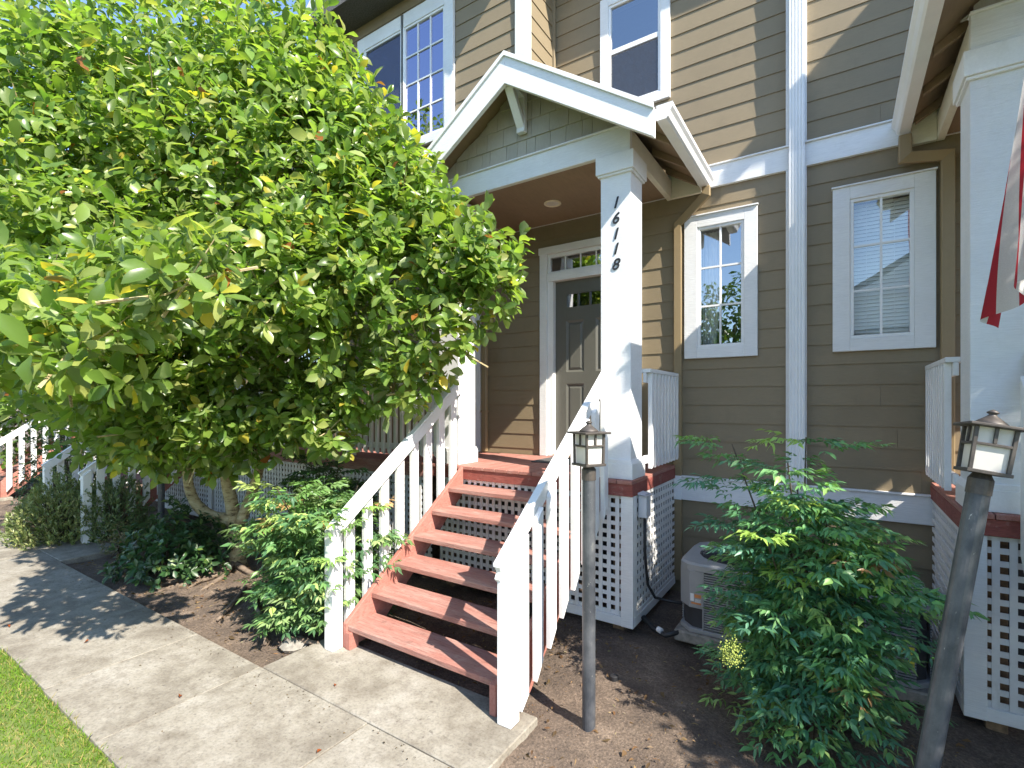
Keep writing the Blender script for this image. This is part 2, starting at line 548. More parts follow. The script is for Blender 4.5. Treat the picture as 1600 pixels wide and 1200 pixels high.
def siding(parent, x0, x1, z0, z1, openings=(), yw=YW, zref=Z0, exp=EXP, tf=None, mat=None, joints=True):
    """Lapped boards, each one an object, cut around the openings (x0,x1,z0,z1)."""
    k0 = int(math.floor((z0 - zref) / exp + 1e-6)); k1 = int(math.ceil((z1 - zref) / exp - 1e-6))
    for k in range(k0, k1):
        zb = zref + k * exp
        cuts = [(x0, x1, max(zb, z0), min(zb + exp + .012, z1))]
        for (a, b, c, d) in openings:
            nc = []
            for (xa, xb, za, zc) in cuts:
                if b <= xa or a >= xb or d <= za or c >= zc:
                    nc.append((xa, xb, za, zc)); continue
                if a > xa: nc.append((xa, a, za, zc))
                if b < xb: nc.append((b, xb, za, zc))
                if c > za + .01: nc.append((max(a, xa), min(b, xb), za, c))
                if d < zc - .01: nc.append((max(a, xa), min(b, xb), d, zc))
            cuts = nc
        out = []
        for (xa, xb, za, zc) in cuts:
            if joints and xb - xa > 2.6:
                m_ = random.uniform(xa + .6, xb - .6)
                out += [(xa, m_ - .001, za, zc), (m_ + .001, xb, za, zc)]
            else: out.append((xa, xb, za, zc))
        for (xa, xb, za, zc) in out:
            if xb - xa < .015 or zc - za < .012: continue
            oa = lap((za - zb) / exp); oc = lap((zc - zb) / exp)
            MB(tf).prism([(yw - oa, za), (yw - oc, zc), (yw + .004, zc), (yw + .004, za)], 'x', xa, xb).build("siding_board", mat or M['siding'], parent, center=True)

def holed_wall(parent, x0, x1, z0, z1, openings, y0, y1, tf=None, name="wall", mat=None):
    xs = sorted({x0, x1, *[o[0] for o in openings], *[o[1] for o in openings]})
    xs = [x for x in xs if x0 <= x <= x1]
    mb = MB(tf)
    for a, b in zip(xs[:-1], xs[1:]):
        segs = [(z0, z1)]
        for o in openings:
            if o[0] < b - 1e-6 and o[1] > a + 1e-6:
                ns = []
                for (c, d) in segs:
                    if o[3] <= c or o[2] >= d: ns.append((c, d)); continue
                    if o[2] > c: ns.append((c, o[2]))
                    if o[3] < d: ns.append((o[3], d))
                segs = ns
        for c, d in segs: mb.box(a, b, y0, y1, c, d)
    return mb.build(name, mat or M['siding'], parent)

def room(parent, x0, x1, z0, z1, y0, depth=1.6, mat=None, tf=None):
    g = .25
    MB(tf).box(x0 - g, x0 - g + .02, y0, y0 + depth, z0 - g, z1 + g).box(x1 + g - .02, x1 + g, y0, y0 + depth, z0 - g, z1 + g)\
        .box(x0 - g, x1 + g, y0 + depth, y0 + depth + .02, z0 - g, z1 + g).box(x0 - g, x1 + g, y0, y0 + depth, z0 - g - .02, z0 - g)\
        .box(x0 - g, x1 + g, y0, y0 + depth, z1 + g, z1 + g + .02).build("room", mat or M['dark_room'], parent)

def window(parent, gx0, gx1, gz0, gz1, trim=(.13, .13, .10, .10), muntin=(1, 2), yw=YW, tf=None, glassm=None, head=True, mid_rail=None):
    """Trim boards, vinyl sash, muntins and one glass, all sub-parts of a window part."""
    tl, tr, tt, tb = trim
    f = .028
    w = MB(tf)
    # sash (the window part itself)
    ys0, ys1 = yw - .034, yw + .03
    a, b, c, d = gx0 - f, gx1 + f, gz0 - f, gz1 + f
    w.box(a, b, ys0, ys1, c, gz0).box(a, b, ys0, ys1, gz1, d).box(a, gx0, ys0, ys1, gz0, gz1).box(gx1, b, ys0, ys1, gz0, gz1)
    win = w.build("window", M['white_metal'], parent, .003)
    yt0, yt1 = yw - .045, yw + .002
    box("trim_board", M['white_grain'], win, a - tl, a, yt0, yt1, c - tb, d + tt, .003, tf)
    box("trim_board", M['white_grain'], win, b, b + tr, yt0, yt1, c - tb, d + tt, .003, tf)
    box("trim_board", M['white_grain'], win, a, b, yt0, yt1, d, d + tt, .003, tf)
    box("trim_board", M['white_grain'], win, a, b, yt0, yt1, c - tb, c, .003, tf)
    if head:
        box("drip_cap", M['white'], win, a - tl - .008, b + tr + .008, yw - .062, yw + .001, d + tt + .0005, d + tt + .014, .002, tf)
    nx, nz = muntin
    for i in range(1, nx + 1):
        x = gx0 + (gx1 - gx0) * i / (nx + 1)
        box("muntin", M['white_metal'], win, x - .009, x + .009, yw - .024, yw - .0115, gz0, gz1, 0, tf)
    for i in range(1, nz + 1):
        z = gz0 + (gz1 - gz0) * i / (nz + 1)
        box("muntin", M['white_metal'], win, gx0, gx1, yw - .0245, yw - .0115, z - .009, z + .009, 0, tf)
    if mid_rail is not None:
        box("meeting_rail", M['white_metal'], win, gx0, gx1, yw - .03, yw + .012, mid_rail - .028, mid_rail + .028, .002, tf)
    g = MB(tf); y = yw - .011
    g.add([(gx0, y, gz0), (gx1, y, gz0), (gx1, y, gz1), (gx0, y, gz1)], [(0, 1, 2, 3)])
    g.build("glass_pane", glassm or M['glass'], win)
    return win

# -------- our townhouse
ZT = 7.05
home = thing("townhouse", (-2.3, YW, -.25), "brown clapboard townhouse with the grey panelled front door and the small curtained window", "house", "row of townhouses")
XD = -.34          # party line under the white downspout
W1 = (-1.203, -.815, 2.345, 3.53)
UW = (-2.18, -1.641, 5.13, 6.25)
DO = (-2.93, -2.02, 1.10, 3.225)       # door leaf opening
TRN = (-2.985, -2.0, 3.345, 3.54)      # transom opening
op1 = [(W1[0] - .03, W1[1] + .03, W1[2] - .03, W1[3] + .03), (UW[0] - .03, UW[1] + .03, UW[2] - .03, UW[3] + .03), (-3.01, -1.94, 1.0, 3.57)]
holed_wall(home, -6.3, XD, -.3, ZT, op1, YW + .004, YW + .12)
NW = (-6.1, -5.1, 1.9, 3.45)
siding(home, -3.95, XD, Z0 - .0, 3.945, op1 + [(-3.95, -1.475, .9, 1.085), (-3.14, -1.86, 1.0, 3.66)])
siding(home, -6.2, -4.2, 1.09, 3.945, [(-6.3, -4.88, 1.0, 3.6)])
siding(home, -2.93, XD, 4.175, ZT, op1, zref=4.175)
siding(home, -1.39, XD, -.25, .728, (), zref=.728 - EXP * 6)
# white bands with a small cap on top
def band(parent, x0, x1, z0, z1, tf=None):
    box("band_board", M['white_grain'], parent, x0, x1, YW - .04, YW + .002, z0, z1 - .016, .003, tf)
    box("band_cap", M['white'], parent, x0, x1, YW - .06, YW + .002, z1 - .0155, z1, .003, tf)
band(home, -1.475, XD - .0, .729, Z0)
band(home, -3.95, XD - .0, 3.945, 4.172)
window(home, *W1, trim=(.13, .12, .115, .11), muntin=(1, 2))
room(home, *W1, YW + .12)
# curtain
cb = MB()
n = 40
vs = []
for i in range(n + 1):
    t = i / n
    x = W1[0] - .02 + .16 * t
    for z, sh in ((3.55, 0), (2.75, .01), (2.3, -.03)):
        vs.append((x + sh * t, YW + .17 + .018 * math.sin(t * 26) * (1 if z < 3.5 else .6), z))
cb.add(vs, [(i * 3 + j, i * 3 + 3 + j, i * 3 + 4 + j, i * 3 + 1 + j) for i in range(n) for j in range(2)])
cb.build("curtain", M['curtain'], home, smooth=True)
uw = window(home, *UW, trim=(.10, .10, .1, .09), muntin=(0, 0), glassm=M['glass'], mid_rail=5.74, head=False)
room(home, *UW, YW + .12)
s = MB(); s.add([(UW[0], YW - .028, UW[2]), (UW[1], YW - .028, UW[2]), (UW[1], YW - .028, 5.71), (UW[0], YW - .028, 5.71)], [(0, 1, 2, 3)])
s.build("insect_screen", M['screen'], uw)

# front door with casing and transom
cas = home
box("door_casing", M['white_grain'], home, -3.11, -3.012, YW - .05, YW + .003, 1.093, 3.575)
box("door_casing", M['white_grain'], home, -1.94, -1.85, YW - .05, YW + .003, 1.093, 3.575)
box("door_head", M['white_grain'], home, -3.125, -1.84, YW - .055, YW + .003, 3.5755, 3.66)
box("door_rail", M['white_grain'], home, -3.012, -1.94, YW - .035, YW + .10, 3.235, 3.335)
box("door_jamb", M['white'], home, -3.0115, -2.935, YW - .02, YW + .12, 1.093, 3.2345)
box("door_jamb", M['white'], home, -2.015, -1.9405, YW - .02, YW + .12, 1.093, 3.2345)
box("threshold", M['brass'], home, -2.934, -2.016, YW - .03, YW + .12, 1.092, 1.118)
t = MB().box(-3.0115, -1.9405, YW - .01, YW + .05, 3.3355, 3.36).box(-3.0115, -1.9405, YW - .01, YW + .05, 3.53, 3.5745).box(-3.0115, -2.98, YW - .01, YW + .05, 3.36, 3.53).box(-1.972, -1.9405, YW - .01, YW + .05, 3.36, 3.53)
tw = t.build("transom_window", M['white_metal'], home, .002)
for i in range(1, 5):
    x = -2.98 + (1.008) * i / 5
    box("muntin", M['white_metal'], tw, x - .007, x + .007, YW + .0, YW + .02, 3.3605, 3.5295, 0)
g = MB(); g.add([(-2.98, YW + .012, 3.36), (-1.972, YW + .012, 3.36), (-1.972, YW + .012, 3.53), (-2.98, YW + .012, 3.53)], [(0, 1, 2, 3)])
g.build("glass_pane", M['glass'], tw)
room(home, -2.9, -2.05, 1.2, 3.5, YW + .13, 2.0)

def door_leaf(parent, x0, x1, z0, z1, y):
    """Six-panel leaf: raised fields in moulded recesses, four small lights in the top row."""
    w_ = x1 - x0
    cols_ = [(x0 + .145, x0 + .385), (x1 - .385, x1 - .145)]
    rows_ = [(z0 + .26, z0 + .86), (z0 + 1.0, z0 + 1.63)]
    lights = [x0 + .15 + i * (w_ - .30) / 4 for i in range(5)]
    ops = [(a, b, c, d) for a, b in cols_ for c, d in rows_] + [(lights[i] + .008, lights[i + 1] - .008, z0 + 1.79, z0 + 1.95) for i in range(4)]
    d = holed_wall(parent, x0, x1, z0, z1, ops, y, y + .045, name="door", mat=M['door'])
    for a, b in cols_:
        for c, e in rows_:
            p = MB()
            m_ = .028
            # moulded slope into the recess and raised field
            p.add([(a, y, c), (b, y, c), (b, y, e), (a, y, e), (a + m_, y + .016, c + m_), (b - m_, y + .016, c + m_), (b - m_, y + .016, e - m_), (a + m_, y + .016, e - m_),
                   (a + 2 * m_, y + .004, c + 2 * m_), (b - 2 * m_, y + .004, c + 2 * m_), (b - 2 * m_, y + .004, e - 2 * m_), (a + 2 * m_, y + .004, e - 2 * m_)],
                  [(0, 1, 5, 4), (1, 2, 6, 5), (2, 3, 7, 6), (3, 0, 4, 7), (4, 5, 9, 8), (5, 6, 10, 9), (6, 7, 11, 10), (7, 4, 8, 11), (8, 9, 10, 11)])
            p.build("door_panel", M['door'], d)
    for i in range(4):
        a, b = lights[i] + .008, lights[i + 1] - .008
        g = MB(); g.add([(a, y + .02, z0 + 1.79), (b, y + .02, z0 + 1.79), (b, y + .02, z0 + 1.95), (a, y + .02, z0 + 1.95)], [(0, 1, 2, 3)])
        g.build("glass_pane", M['glass'], d)
    k = MB().tube([(x1 - .07, y, z0 + .95), (x1 - .07, y - .055, z0 + .95)], [.012, .012], 10)
    k.lathe([(.0, -.03), (.024, -.02), (.03, 0), (.024, .02), (0, .03)], (x1 - .07, y - .07, z0 + .95), 14)
    k.build("door_knob", M['brass'], d, smooth=True)
    MB().tube([(x1 - .07, y + .001, z0 + 1.12), (x1 - .07, y - .02, z0 + 1.12)], [.028, .026], 14).build("deadbolt", M['brass'], d)
    return d
door_leaf(home, -2.934, -2.016, 1.12, 3.233, YW + .045)

# upper bay, left: front y=4.69, side facing right at x=-2.93
YB = 4.69; XB = -2.93; XBL = -6.2
BW = [(-5.50, -4.83, 5.15, 6.62), (-4.74, -4.09, 5.15, 6.62)]
holed_wall(home, XBL, XB - .005, 4.1, ZT, [(-5.55, -4.05, 5.1, 6.67)], YB + .004, YB + .12)
MB().box(XB - .12, XB - .004, YB + .12, YW, 4.1, ZT).box(XBL, XBL + .1, YB + .12, YW, 4.1, ZT).build("bay_side_wall", M['siding'], home)
MB().box(XBL, XB - .004, YB + .01, YW, 4.08, 4.1).build("bay_soffit", M['soffit'], home)
siding(home, XBL, XB - .10, 4.1, ZT, [(-5.72, -3.90, 4.98, 6.86)], yw=YB, zref=4.1)
# bay side boards face +x: build along x then turn about the corner
def side_tf(p):     # local (x, y, z): x runs from corner inwards (+y), y offset is outward (+x)
    return (XB - (p[1] - YB), YB + (p[0]), p[2])
siding(home, .10, YW - YB - .02, 4.1, ZT, (), yw=YB, zref=4.1, tf=side_tf, mat=M['siding_side'], joints=False)
box("corner_board", M['white_grain'], home, XB - .10, XB + .035, YB - .035, YB + .003, 4.1, ZT)
box("corner_board", M['white_grain'], home, XB + .002, XB + .0345, YB + .0035, YB + .10, 4.1, ZT)
box("corner_board", M['siding_side'], home, XB + .001, XB + .04, YW - .07, YW - .03, 4.18, ZT)
bw = None
for k, gw in enumerate(BW):
    w_ = window(home, *gw, trim=(.14 if k == 0 else .0455, .0455 if k == 0 else .14, .18, .10), muntin=(0, 0) if k == 0 else (2, 3), yw=YB, glassm=M['glass_up'], head=False)
    if k == 0:
        s = MB(); s.add([(gw[0], YB - .028, gw[2]), (gw[1], YB - .028, gw[2]), (gw[1], YB - .028, gw[3]), (gw[0], YB - .028, gw[3])], [(0, 1, 2, 3)])
        s.build("insect_screen", M['screen'], w_)
room(home, -5.4, -4.1, 5.2, 6.6, YB + .12, .5)
# roof: eaves with fascia above
def main_roof(parent, x0, x1, tf=None, yb=None):
    yf = YW - .38
    MB(tf).prism([(yf, ZT), (yf, ZT + .2), (10.5, ZT + 4.6), (16, ZT), ], 'x', x0, x1).build("roof", M['roof'], parent)
    box("fascia_board", M['white'], parent, x0, x1, yf - .03, yf - .001, ZT - .02, ZT + .2, .003, tf)
    MB(tf).box(x0, x1, YW + .12, 15.9, -.3, -.28).box(x0, x1, 15.5, 15.9, -.28, ZT).build("back_wall", M['siding'], parent)
def bay_roof(parent, x0, x1, tf=None, oh=.42, yb=YB):
    yf = yb - oh
    c = (x0 + x1) / 2; hw = (x1 - x0) / 2 + .18
    MB(tf).prism([(c - hw, ZT), (c - hw, ZT + .1), (c, ZT + 1.5), (c + hw, ZT + .1), (c + hw, ZT)], 'y', yf, 7.5).build("bay_roof", M['roof'], parent)
    MB(tf).prism([(c - hw, ZT - .1), (c - hw, ZT + .12), (c, ZT + 1.54), (c, ZT + 1.3)], 'y', yf - .04, yf - .001).build("rake_board", M['white'], parent)
    MB(tf).prism([(c + hw, ZT - .1), (c + hw, ZT + .12), (c, ZT + 1.54), (c, ZT + 1.3)], 'y', yf - .04, yf - .001).build("rake_board", M['white'], parent)
main_roof(home, -6.3, XD)
bay_roof(home, XBL, XB)

# brown downspout at the left end of the door wall and the white post strip beside it
MB().box(-3.99, -3.91, YW - .085, YW - .03, 1.1, 3.9).box(-4.0, -3.90, YW - .09, YW - .028, 1.62, 1.65).build("downspout", M['brown_metal'], home, .006)
box("corner_board", M['white'], home, -4.16, -4.02, YW - .06, YW + .003, 1.09, 3.944)
# neighbouring door trim just left of it
box("door_casing", M['white_grain'], home, -4.99, -4.88, YW - .05, YW + .003, 1.093, 3.6)

# white fluted downspout on the party line (part of our house) with a backing board
def fluted(parent, x0, x1, z0, z1, y0, y1):
    pts = [(x0, y1), (x0, y0 + .01)]
    nfl = 5; w = (x1 - x0) / nfl
    for i in range(nfl):
        a = x0 + i * w
        pts += [(a + .15 * w, y0), (a + .62 * w, y0), (a + .74 * w, y0 + .009), (a + .9 * w, y0 + .009)]
    pts += [(x1, y0 + .01), (x1, y1)]
    return MB().prism(pts, 'z', z0, z1).build("downspout", M['white_metal'], parent)
box("batten", M['white'], home, -.425, -.255, YW - .043, YW + .003, 4.173, ZT)
box("batten", M['white'], home, -.425, -.255, YW - .043, YW + .003, Z0 + .001, 3.944)
fluted(home, -.395, -.268, 4.06, ZT, YW - .112, YW - .061)
fluted(home, -.397, -.266, Z0 + .002, 4.075, YW - .117, YW - .0605)

# -------- right-hand townhouse (same row)
home2 = thing("townhouse", (2.5, YW, -.25), "brown clapboard townhouse with white blinds in its window, right of the white fluted downspout", "house", "row of townhouses")
W2 = (.105, .497, 2.345, 3.53)
op2 = [(W2[0] - .03, W2[1] + .03, W2[2] - .03, W2[3] + .03)]
holed_wall(home2, XD, 8.0, -.3, ZT, op2, YW + .004, YW + .12)
siding(home2, XD, 2.9, Z0, 3.945, op2)
siding(home2, XD, 2.28, 4.175, ZT, (), zref=4.175)
siding(home2, XD, .75, -.25, .728, (), zref=.728 - EXP * 6)
band(home2, XD, .74, .729, Z0)
band(home2, XD, 2.3, 3.945, 4.172)
window(home2, *W2, trim=(.13, .14, .115, .11), muntin=(1, 2), glassm=M['glass_lo'])
room(home2, *W2, YW + .12)
nb = 36
bl = MB().prism([(YW + .078, -.0165), (YW + .094, .0165), (YW + .0952, .0158), (YW + .0792, -.0172)], 'x', W2[0] - .01, W2[1] + .01)
bme = bl.mesh("blind_slat", M['blind'], ((W2[0] + W2[1]) / 2, YW + .086, 0))
win2 = [o for o in home2.children if o.name.startswith("window")][0]
for i in range(nb):
    z = W2[2] + .01 + (W2[3] - W2[2] - .02) * i / (nb - 1)
    inst("blind_slat", bme, ((W2[0] + W2[1]) / 2, YW + .086, z), win2)
for x in (.2, .4):
    MB().tube([(x, YW + .07, W2[2]), (x, YW + .07, W2[3])], .002, 5).build("blind_cord", M['blind'], win2)
XB2 = 2.28
MB().box(XB2, 5.5, 4.37, 4.49, 4.95, ZT).box(XB2, XB2 + .12, 4.49, YW, 4.95, ZT).box(XB2, 5.5, 4.37, YW, 4.93, 4.95).build("bay_wall", M['siding'], home2)  # unseen bay, its depth set to place a shadow edge on the wall
main_roof(home2, XD + .002, 8.0)
bay_roof(home2, XB2, 5.5, oh=.04, yb=4.37)

# -------- left-hand townhouses beyond the tree
home3 = thing("townhouse", (-10.5, YW, -.25), "brown townhouse farther left in the row, mostly hidden behind the broad tree", "house", "row of townhouses")
op3 = [(-8.4, -7.4, 1.9, 3.4), (-12.6, -11.8, 1.9, 3.4)]
holed_wall(home3, -20, -6.305, -.3, ZT, op3, YW + .004, YW + .12)
siding(home3, -14, -6.31, -.25, 4.4, op3, zref=Z0, joints=False)
for (a, b, c, d) in op3:
    window(home3, a + .03, b - .03, c + .03, d - .03)
    room(home3, a, b, c, d, YW + .12)
main_roof(home3, -20, -6.305)

# ------------------------------------------------------------------ porches
def porch(loc, label, s=1, mid=0.0, eave=.0, yfr=3.80, group="gabled entry porches"):
    """Gabled entry porch. s=-1 mirrors it about x=mid."""
    tf = (lambda p: tuple(p)) if s == 1 else (lambda p: (2 * mid - p[0], p[1], p[2]))
    P = thing("entry_porch", loc, label, "porch", group)
    B = lambda name, mat, par, *a, bevel=.003: box(name, mat, par, *a, bevel, tf)
    xr, xl = -1.449, -3.70                # deck sides
    yf = 4.036
    # deck boards running front to back
    n = 16; w = (xr - xl) / n
    me = None
    for i in range(n):
        B("deck_board", M['red_y'], P, xl + i * w + .003, xl + (i + 1) * w - .003, yf - .012, YW - .03, DK - .032, DK)
    B("rim_board", M['red_rim'], P, xl, xr - .001, yf, yf + .035, DK - .135, DK - .0325)
    B("rim_board", M['red_rim'], P, xr - .04, xr, yf + .036, YW - .03, DK - .135, DK - .0325)
    # columns with base and cap
    cw, y0 = .275, 4.101
    for xa in (-1.764, -3.657):
        c = B("column", M['white_sawn'], P, xa, xa + cw, y0, y0 + .29, DK + .001, 3.905, bevel=.004)
        e = .022
        m = MB(tf)
        m.box(xa - e, xa + cw + e, y0 - e, y0 + .29 + e, DK + .0015, DK + .135)
        m.prism([(xa - e, DK + .135), (xa + cw + e, DK + .135), (xa + cw + .006, DK + .17), (xa - .006, DK + .17)], 'y', y0 - e * .8, y0 + .29 + e * .8)
        m.build("column_base", M['white'], c, .003)
        MB(tf).box(xa - .034, xa + cw + .034, y0 - .034, y0 + .29 + .034, 3.745, 3.9005).box(xa - .02, xa + cw + .02, y0 - .02, y0 + .29 + .02, 3.725, 3.745).build("column_cap", M['white'], c, .003)
    # beams
    B("beam", M['white_grain'], P, -3.66, -1.488, 4.085, 4.135, 3.906, 4.118)
    B("beam_cap", M['white'], P, -3.665, -1.483, 4.065, 4.1345, 4.1185, 4.134)
    B("side_beam", M['cream'], P, -1.54, -1.488, 4.136, YW - .03, 3.906, 4.10)
    B("side_beam", M['cream'], P, -3.66, -3.61, 4.136, YW - .03, 3.906, 4.10)
    MB(tf).box(-3.609, -1.541, 4.136, YW - .03, 3.945, 3.96).build("porch_ceiling", M['soffit'], P)
    l = MB(tf).lathe([(.095, 0), (.095, -.008), (.078, -.012), (.068, -.004)], (-2.64, 4.82, 3.9445), 24).build("recessed_light", M['bulb'], P, smooth=False)
    MB(tf).lathe([(.066, -.001), (.066, -.005)], (-2.64, 4.82, 3.9445), 20).build("lamp_lens", M['frost'], l)
    # roof planes
    ex = 1.385 + eave
    cxr, zr = -2.573, 4.97
    sl = .675
    ze = zr - sl * ex
    zl = zr - sl * 1.385
    for sg, e_, zz in ((1, ex, ze), (-1, 1.385, zl)):
        xe = cxr + sg * e_
        MB(tf).prism([(cxr, zr), (xe, zz), (xe, zz - .018), (cxr, zr - .018)], 'y', yfr, YW - .03).build("roof_shingles", M['roof'], P)
        MB(tf).prism([(cxr, zr - .0185), (xe, zz - .0185), (xe, zz - .045), (cxr, zr - .045)], 'y', yfr + .022, YW - .03).build("roof_deck", M['soffit'], P)
        # rake board on the front edge
        h = .25
        MB(tf).prism([(cxr + sg * .0008, zr - .019), (xe, zz - .019), (xe, zz - .019 - h * .92), (cxr + sg * .0008, zr - .019 - h * 1.06)], 'y', yfr - .022, yfr + .0215).build("rake_board", M['white_grain'], P, .003)
        MB(tf).prism([(cxr + sg * .0008, zr + .008), (xe, zz + .008), (xe, zz - .035), (cxr + sg * .0008, zr - .035)], 'y', yfr - .04, yfr - .0225).build("rake_trim", M['white'], P, .002)
        # lookouts under the eave
        for yy in (4.25, 4.75, 5.2):
            x_in = cxr + sg * 1.06
            z_in = zr - sl * 1.06
            MB(tf).prism([(x_in, z_in - .046), (xe - sg * .02, zz + sl * .02 - .046), (xe - sg * .02, zz - .09), (x_in, z_in - .115)], 'y', yy, yy + .045).build("rafter_tail", M['soffit'], P, .002)
        # closed return on the wall
        MB(tf).prism([(cxr + sg * 1.088, 3.906), (xe - sg * .002, 3.906), (xe - sg * .002, zz - .05), (cxr + sg * 1.088, zr - sl * 1.088 - .05)], 'y', YW - .075, YW - .032).build("eave_return", M['cream'], P)
        # gutter with moulded front
        zt = zz + .01
        p = [(0, zt), (0, zt - .115), (.075, zt - .115), (.09, zt - .10), (.105, zt - .06), (.125, zt - .035), (.125, zt - .004), (.119, zt), (.112, zt - .006), (.112, zt - .03), (.094, zt - .055), (.08, zt - .095), (.07, zt - .105), (.01, zt - .105), (.01, zt)]
        p = [(xe + sg * (q[0] + .003), q[1]) for q in p]
        gt = MB(tf).prism(p, 'y', yfr + .035, YW - .05).build("gutter", M['white_metal'], P)
        MB(tf).prism([(xe + sg * (q[0] + .003), q[1]) for q in [(0, zt), (0, zt - .116), (.076, zt - .116), (.091, zt - .101), (.106, zt - .061), (.126, zt - .036), (.126, zt)]], 'y', yfr + .028, yfr + .0345).build("gutter_end_cap", M['white_metal'], gt)
    # gable: shingles row by row
    yg = 4.125
    MB(tf).prism([(-3.70, 4.135), (-1.45, 4.135), (cxr, zr - .05)], 'y', yg + .012, yg + .03).build("gable_wall", M['shingle'], P)
    zrow = 4.136; row = .178; k = 0
    while zrow < zr - .12:
        x = -3.75 + (0.06 if k % 2 else 0) - random.uniform(0, .05)
        while x < -1.42:
            wd = random.choice([.10, .135, .165, .20])
            a, b = x + .002, x + wd - .002
            x += wd
            # clip by the roof slope
            top = zrow + row + .008
            lim = lambda xx: zr - .06 - sl * abs(xx - cxr)
            pts = [(a, zrow), (b, zrow)]
            za, zb_ = min(top, lim(a)), min(top, lim(b))
            if za <= zrow + .008 or zb_ <= zrow + .008:
                continue
            if a < cxr < b and min(za, zb_) < top:
                pts += [(b, zb_), (cxr, min(top, lim(cxr))), (a, za)]
            else:
                pts += [(b, zb_), (a, za)]
            d = random.uniform(0, .003)
            m = MB(tf)
            nn = len(pts)
            vs = [(q[0], yg - .012 - d + .012 * (q[1] - zrow) / row, q[1]) for q in pts] + [(q[0], yg + .011, q[1]) for q in pts]
            m.add(vs, [tuple(range(nn)), tuple(range(2 * nn - 1, nn - 1, -1))] + [(i, i + nn, (i + 1) % nn + nn, (i + 1) % nn) for i in range(nn)])
            m.build("shingle", M['shingle'], P, center=True)
        zrow += row; k += 1
    # knee brace under the ridge
    br = MB(tf).box(cxr - .045, cxr + .045, yg - .075, yg - .018, 4.36, 4.80).build("brace", M['white'], P, .004)
    MB(tf).box(cxr - .0445, cxr + .0445, 3.80 + .03, yg - .0185, 4.69, 4.775).build("brace_arm", M['white'], br, .004)
    MB(tf).prism([(yg - .075, 4.40), (yg - .075, 4.50), (3.90, 4.688), (3.835, 4.688)], 'x', cxr - .042, cxr + .042).build("brace_strut", M['white'], br, .004)
    # side railing between column and wall
    rl = MB(tf).box(xr - .06, xr + .035, 4.40, YW - .032, 2.02, 2.055).box(xr - .035, xr - .005, 4.40, YW - .032, 1.93, 2.019).build("railing", M['white'], P, .003)
    yy = 4.45
    me = None
    while yy < YW - .08:
        m = MB(tf).prism([(yy, 1.15), (yy + .042, 1.185), (yy + .042, 2.019), (yy, 2.019)], 'x', xr - .004, xr + .034)
        m.build("baluster", M['white'], rl, .002, center=True)
        yy += .107
    rl2 = MB(tf).box(xr - .034, xr - .006, 4.40, YW - .032, 1.20, 1.27).build("bottom_rail", M['white'], rl, .002)
    # lattice skirt: front right of the stairs, behind the stairs, and side
    def lattice(x0, x1, z0, z1, y, ax, nm="lattice_panel"):
        m = MB(tf); p = .077; wd = .035
        a, b = x0, x1
        q = a
        def bx(u0, u1, d0, d1, w0, w1):
            if ax == 'x': m.box(u0, u1, y + d0, y + d1, w0, w1)
            else: m.box(y + d0, y + d1, u0, u1, w0, w1)
        while q < b - .01:
            bx(q, min(q + wd, b), 0, .008, z0, z1); q += p
        z = z0
        while z < z1 - .01:
            bx(a, b, .009, .017, z, min(z + wd, z1)); z += p
        o = m.build(nm, M['lattice'], P)
        tag(o, kind="stuff")
        return o
    zb = -.13
    lattice(-3.62, -1.53, zb + .05, DK - .14, 4.075, 'x')
    lattice(4.09, YW - .06, zb + .05, DK - .14, xr - .025, 'y')
    # behind: timber posts, and a near-black sheet painting the shade under the deck
    B("lattice_rail", M['white_grain'], P, -3.30, -1.531, 4.060, 4.099, zb - .03, zb + .049)
    B("lattice_rail", M['white_grain'], P, xr - .035, xr - .002, 4.102, YW - .05, zb - .03, zb + .049)
    B("corner_post", M['white_grain'], P, xr - .11, xr - .003, 4.052, 4.10, zb - .03, DK - .1355)
    B("corner_post", M['white_grain'], P, xr - .037, xr - .0015, 4.1005, 4.145, zb + .05, DK - .1355)
    B("support_post", M['woodpost'], P, xr - .22, xr - .12, 4.15, 4.25, -.35, DK - .14)
    B("support_post", M['woodpost'], P, xl + .1, xl + .2, 4.15, 4.25, -.35, DK - .14)
    MB(tf).box(xl, xr - .05, 5.3, 5.33, -.3, DK - .04).build("under_deck_dark_sheet", M['acdark'], P)
    return P, tf

P1, _ = porch((-2.573, 4.7, -.2), "white gabled entry porch numbered 16118 with a knee brace under its ridge")

# house number on the right column, one digit under the other
cols_ = [o for o in P1.children if o.name.startswith("column")]
pc = max(cols_, key=lambda o: WPOS[o.name].x)
for ch, z in zip("16118", (3.44, 3.305, 3.17, 3.04, 2.905)):
    cu = bpy.data.curves.new("digit_curve", 'FONT')
    cu.body = ch; cu.size = .135; cu.extrude = .004; cu.shear = .28; cu.align_x = 'CENTER'; cu.offset = .0015
    tmp = bpy.data.objects.new("tmp", cu); col.objects.link(tmp)
    dg = bpy.context.evaluated_depsgraph_get()
    me = bpy.data.meshes.new_from_object(tmp.evaluated_get(dg))
    bpy.data.objects.remove(tmp); bpy.data.curves.remove(cu)
    me.materials.clear(); me.materials.append(M['black'])
    o = inst("house_number_digit", me, (-1.628, 4.098, z), pc, (R(90), 0, 0))

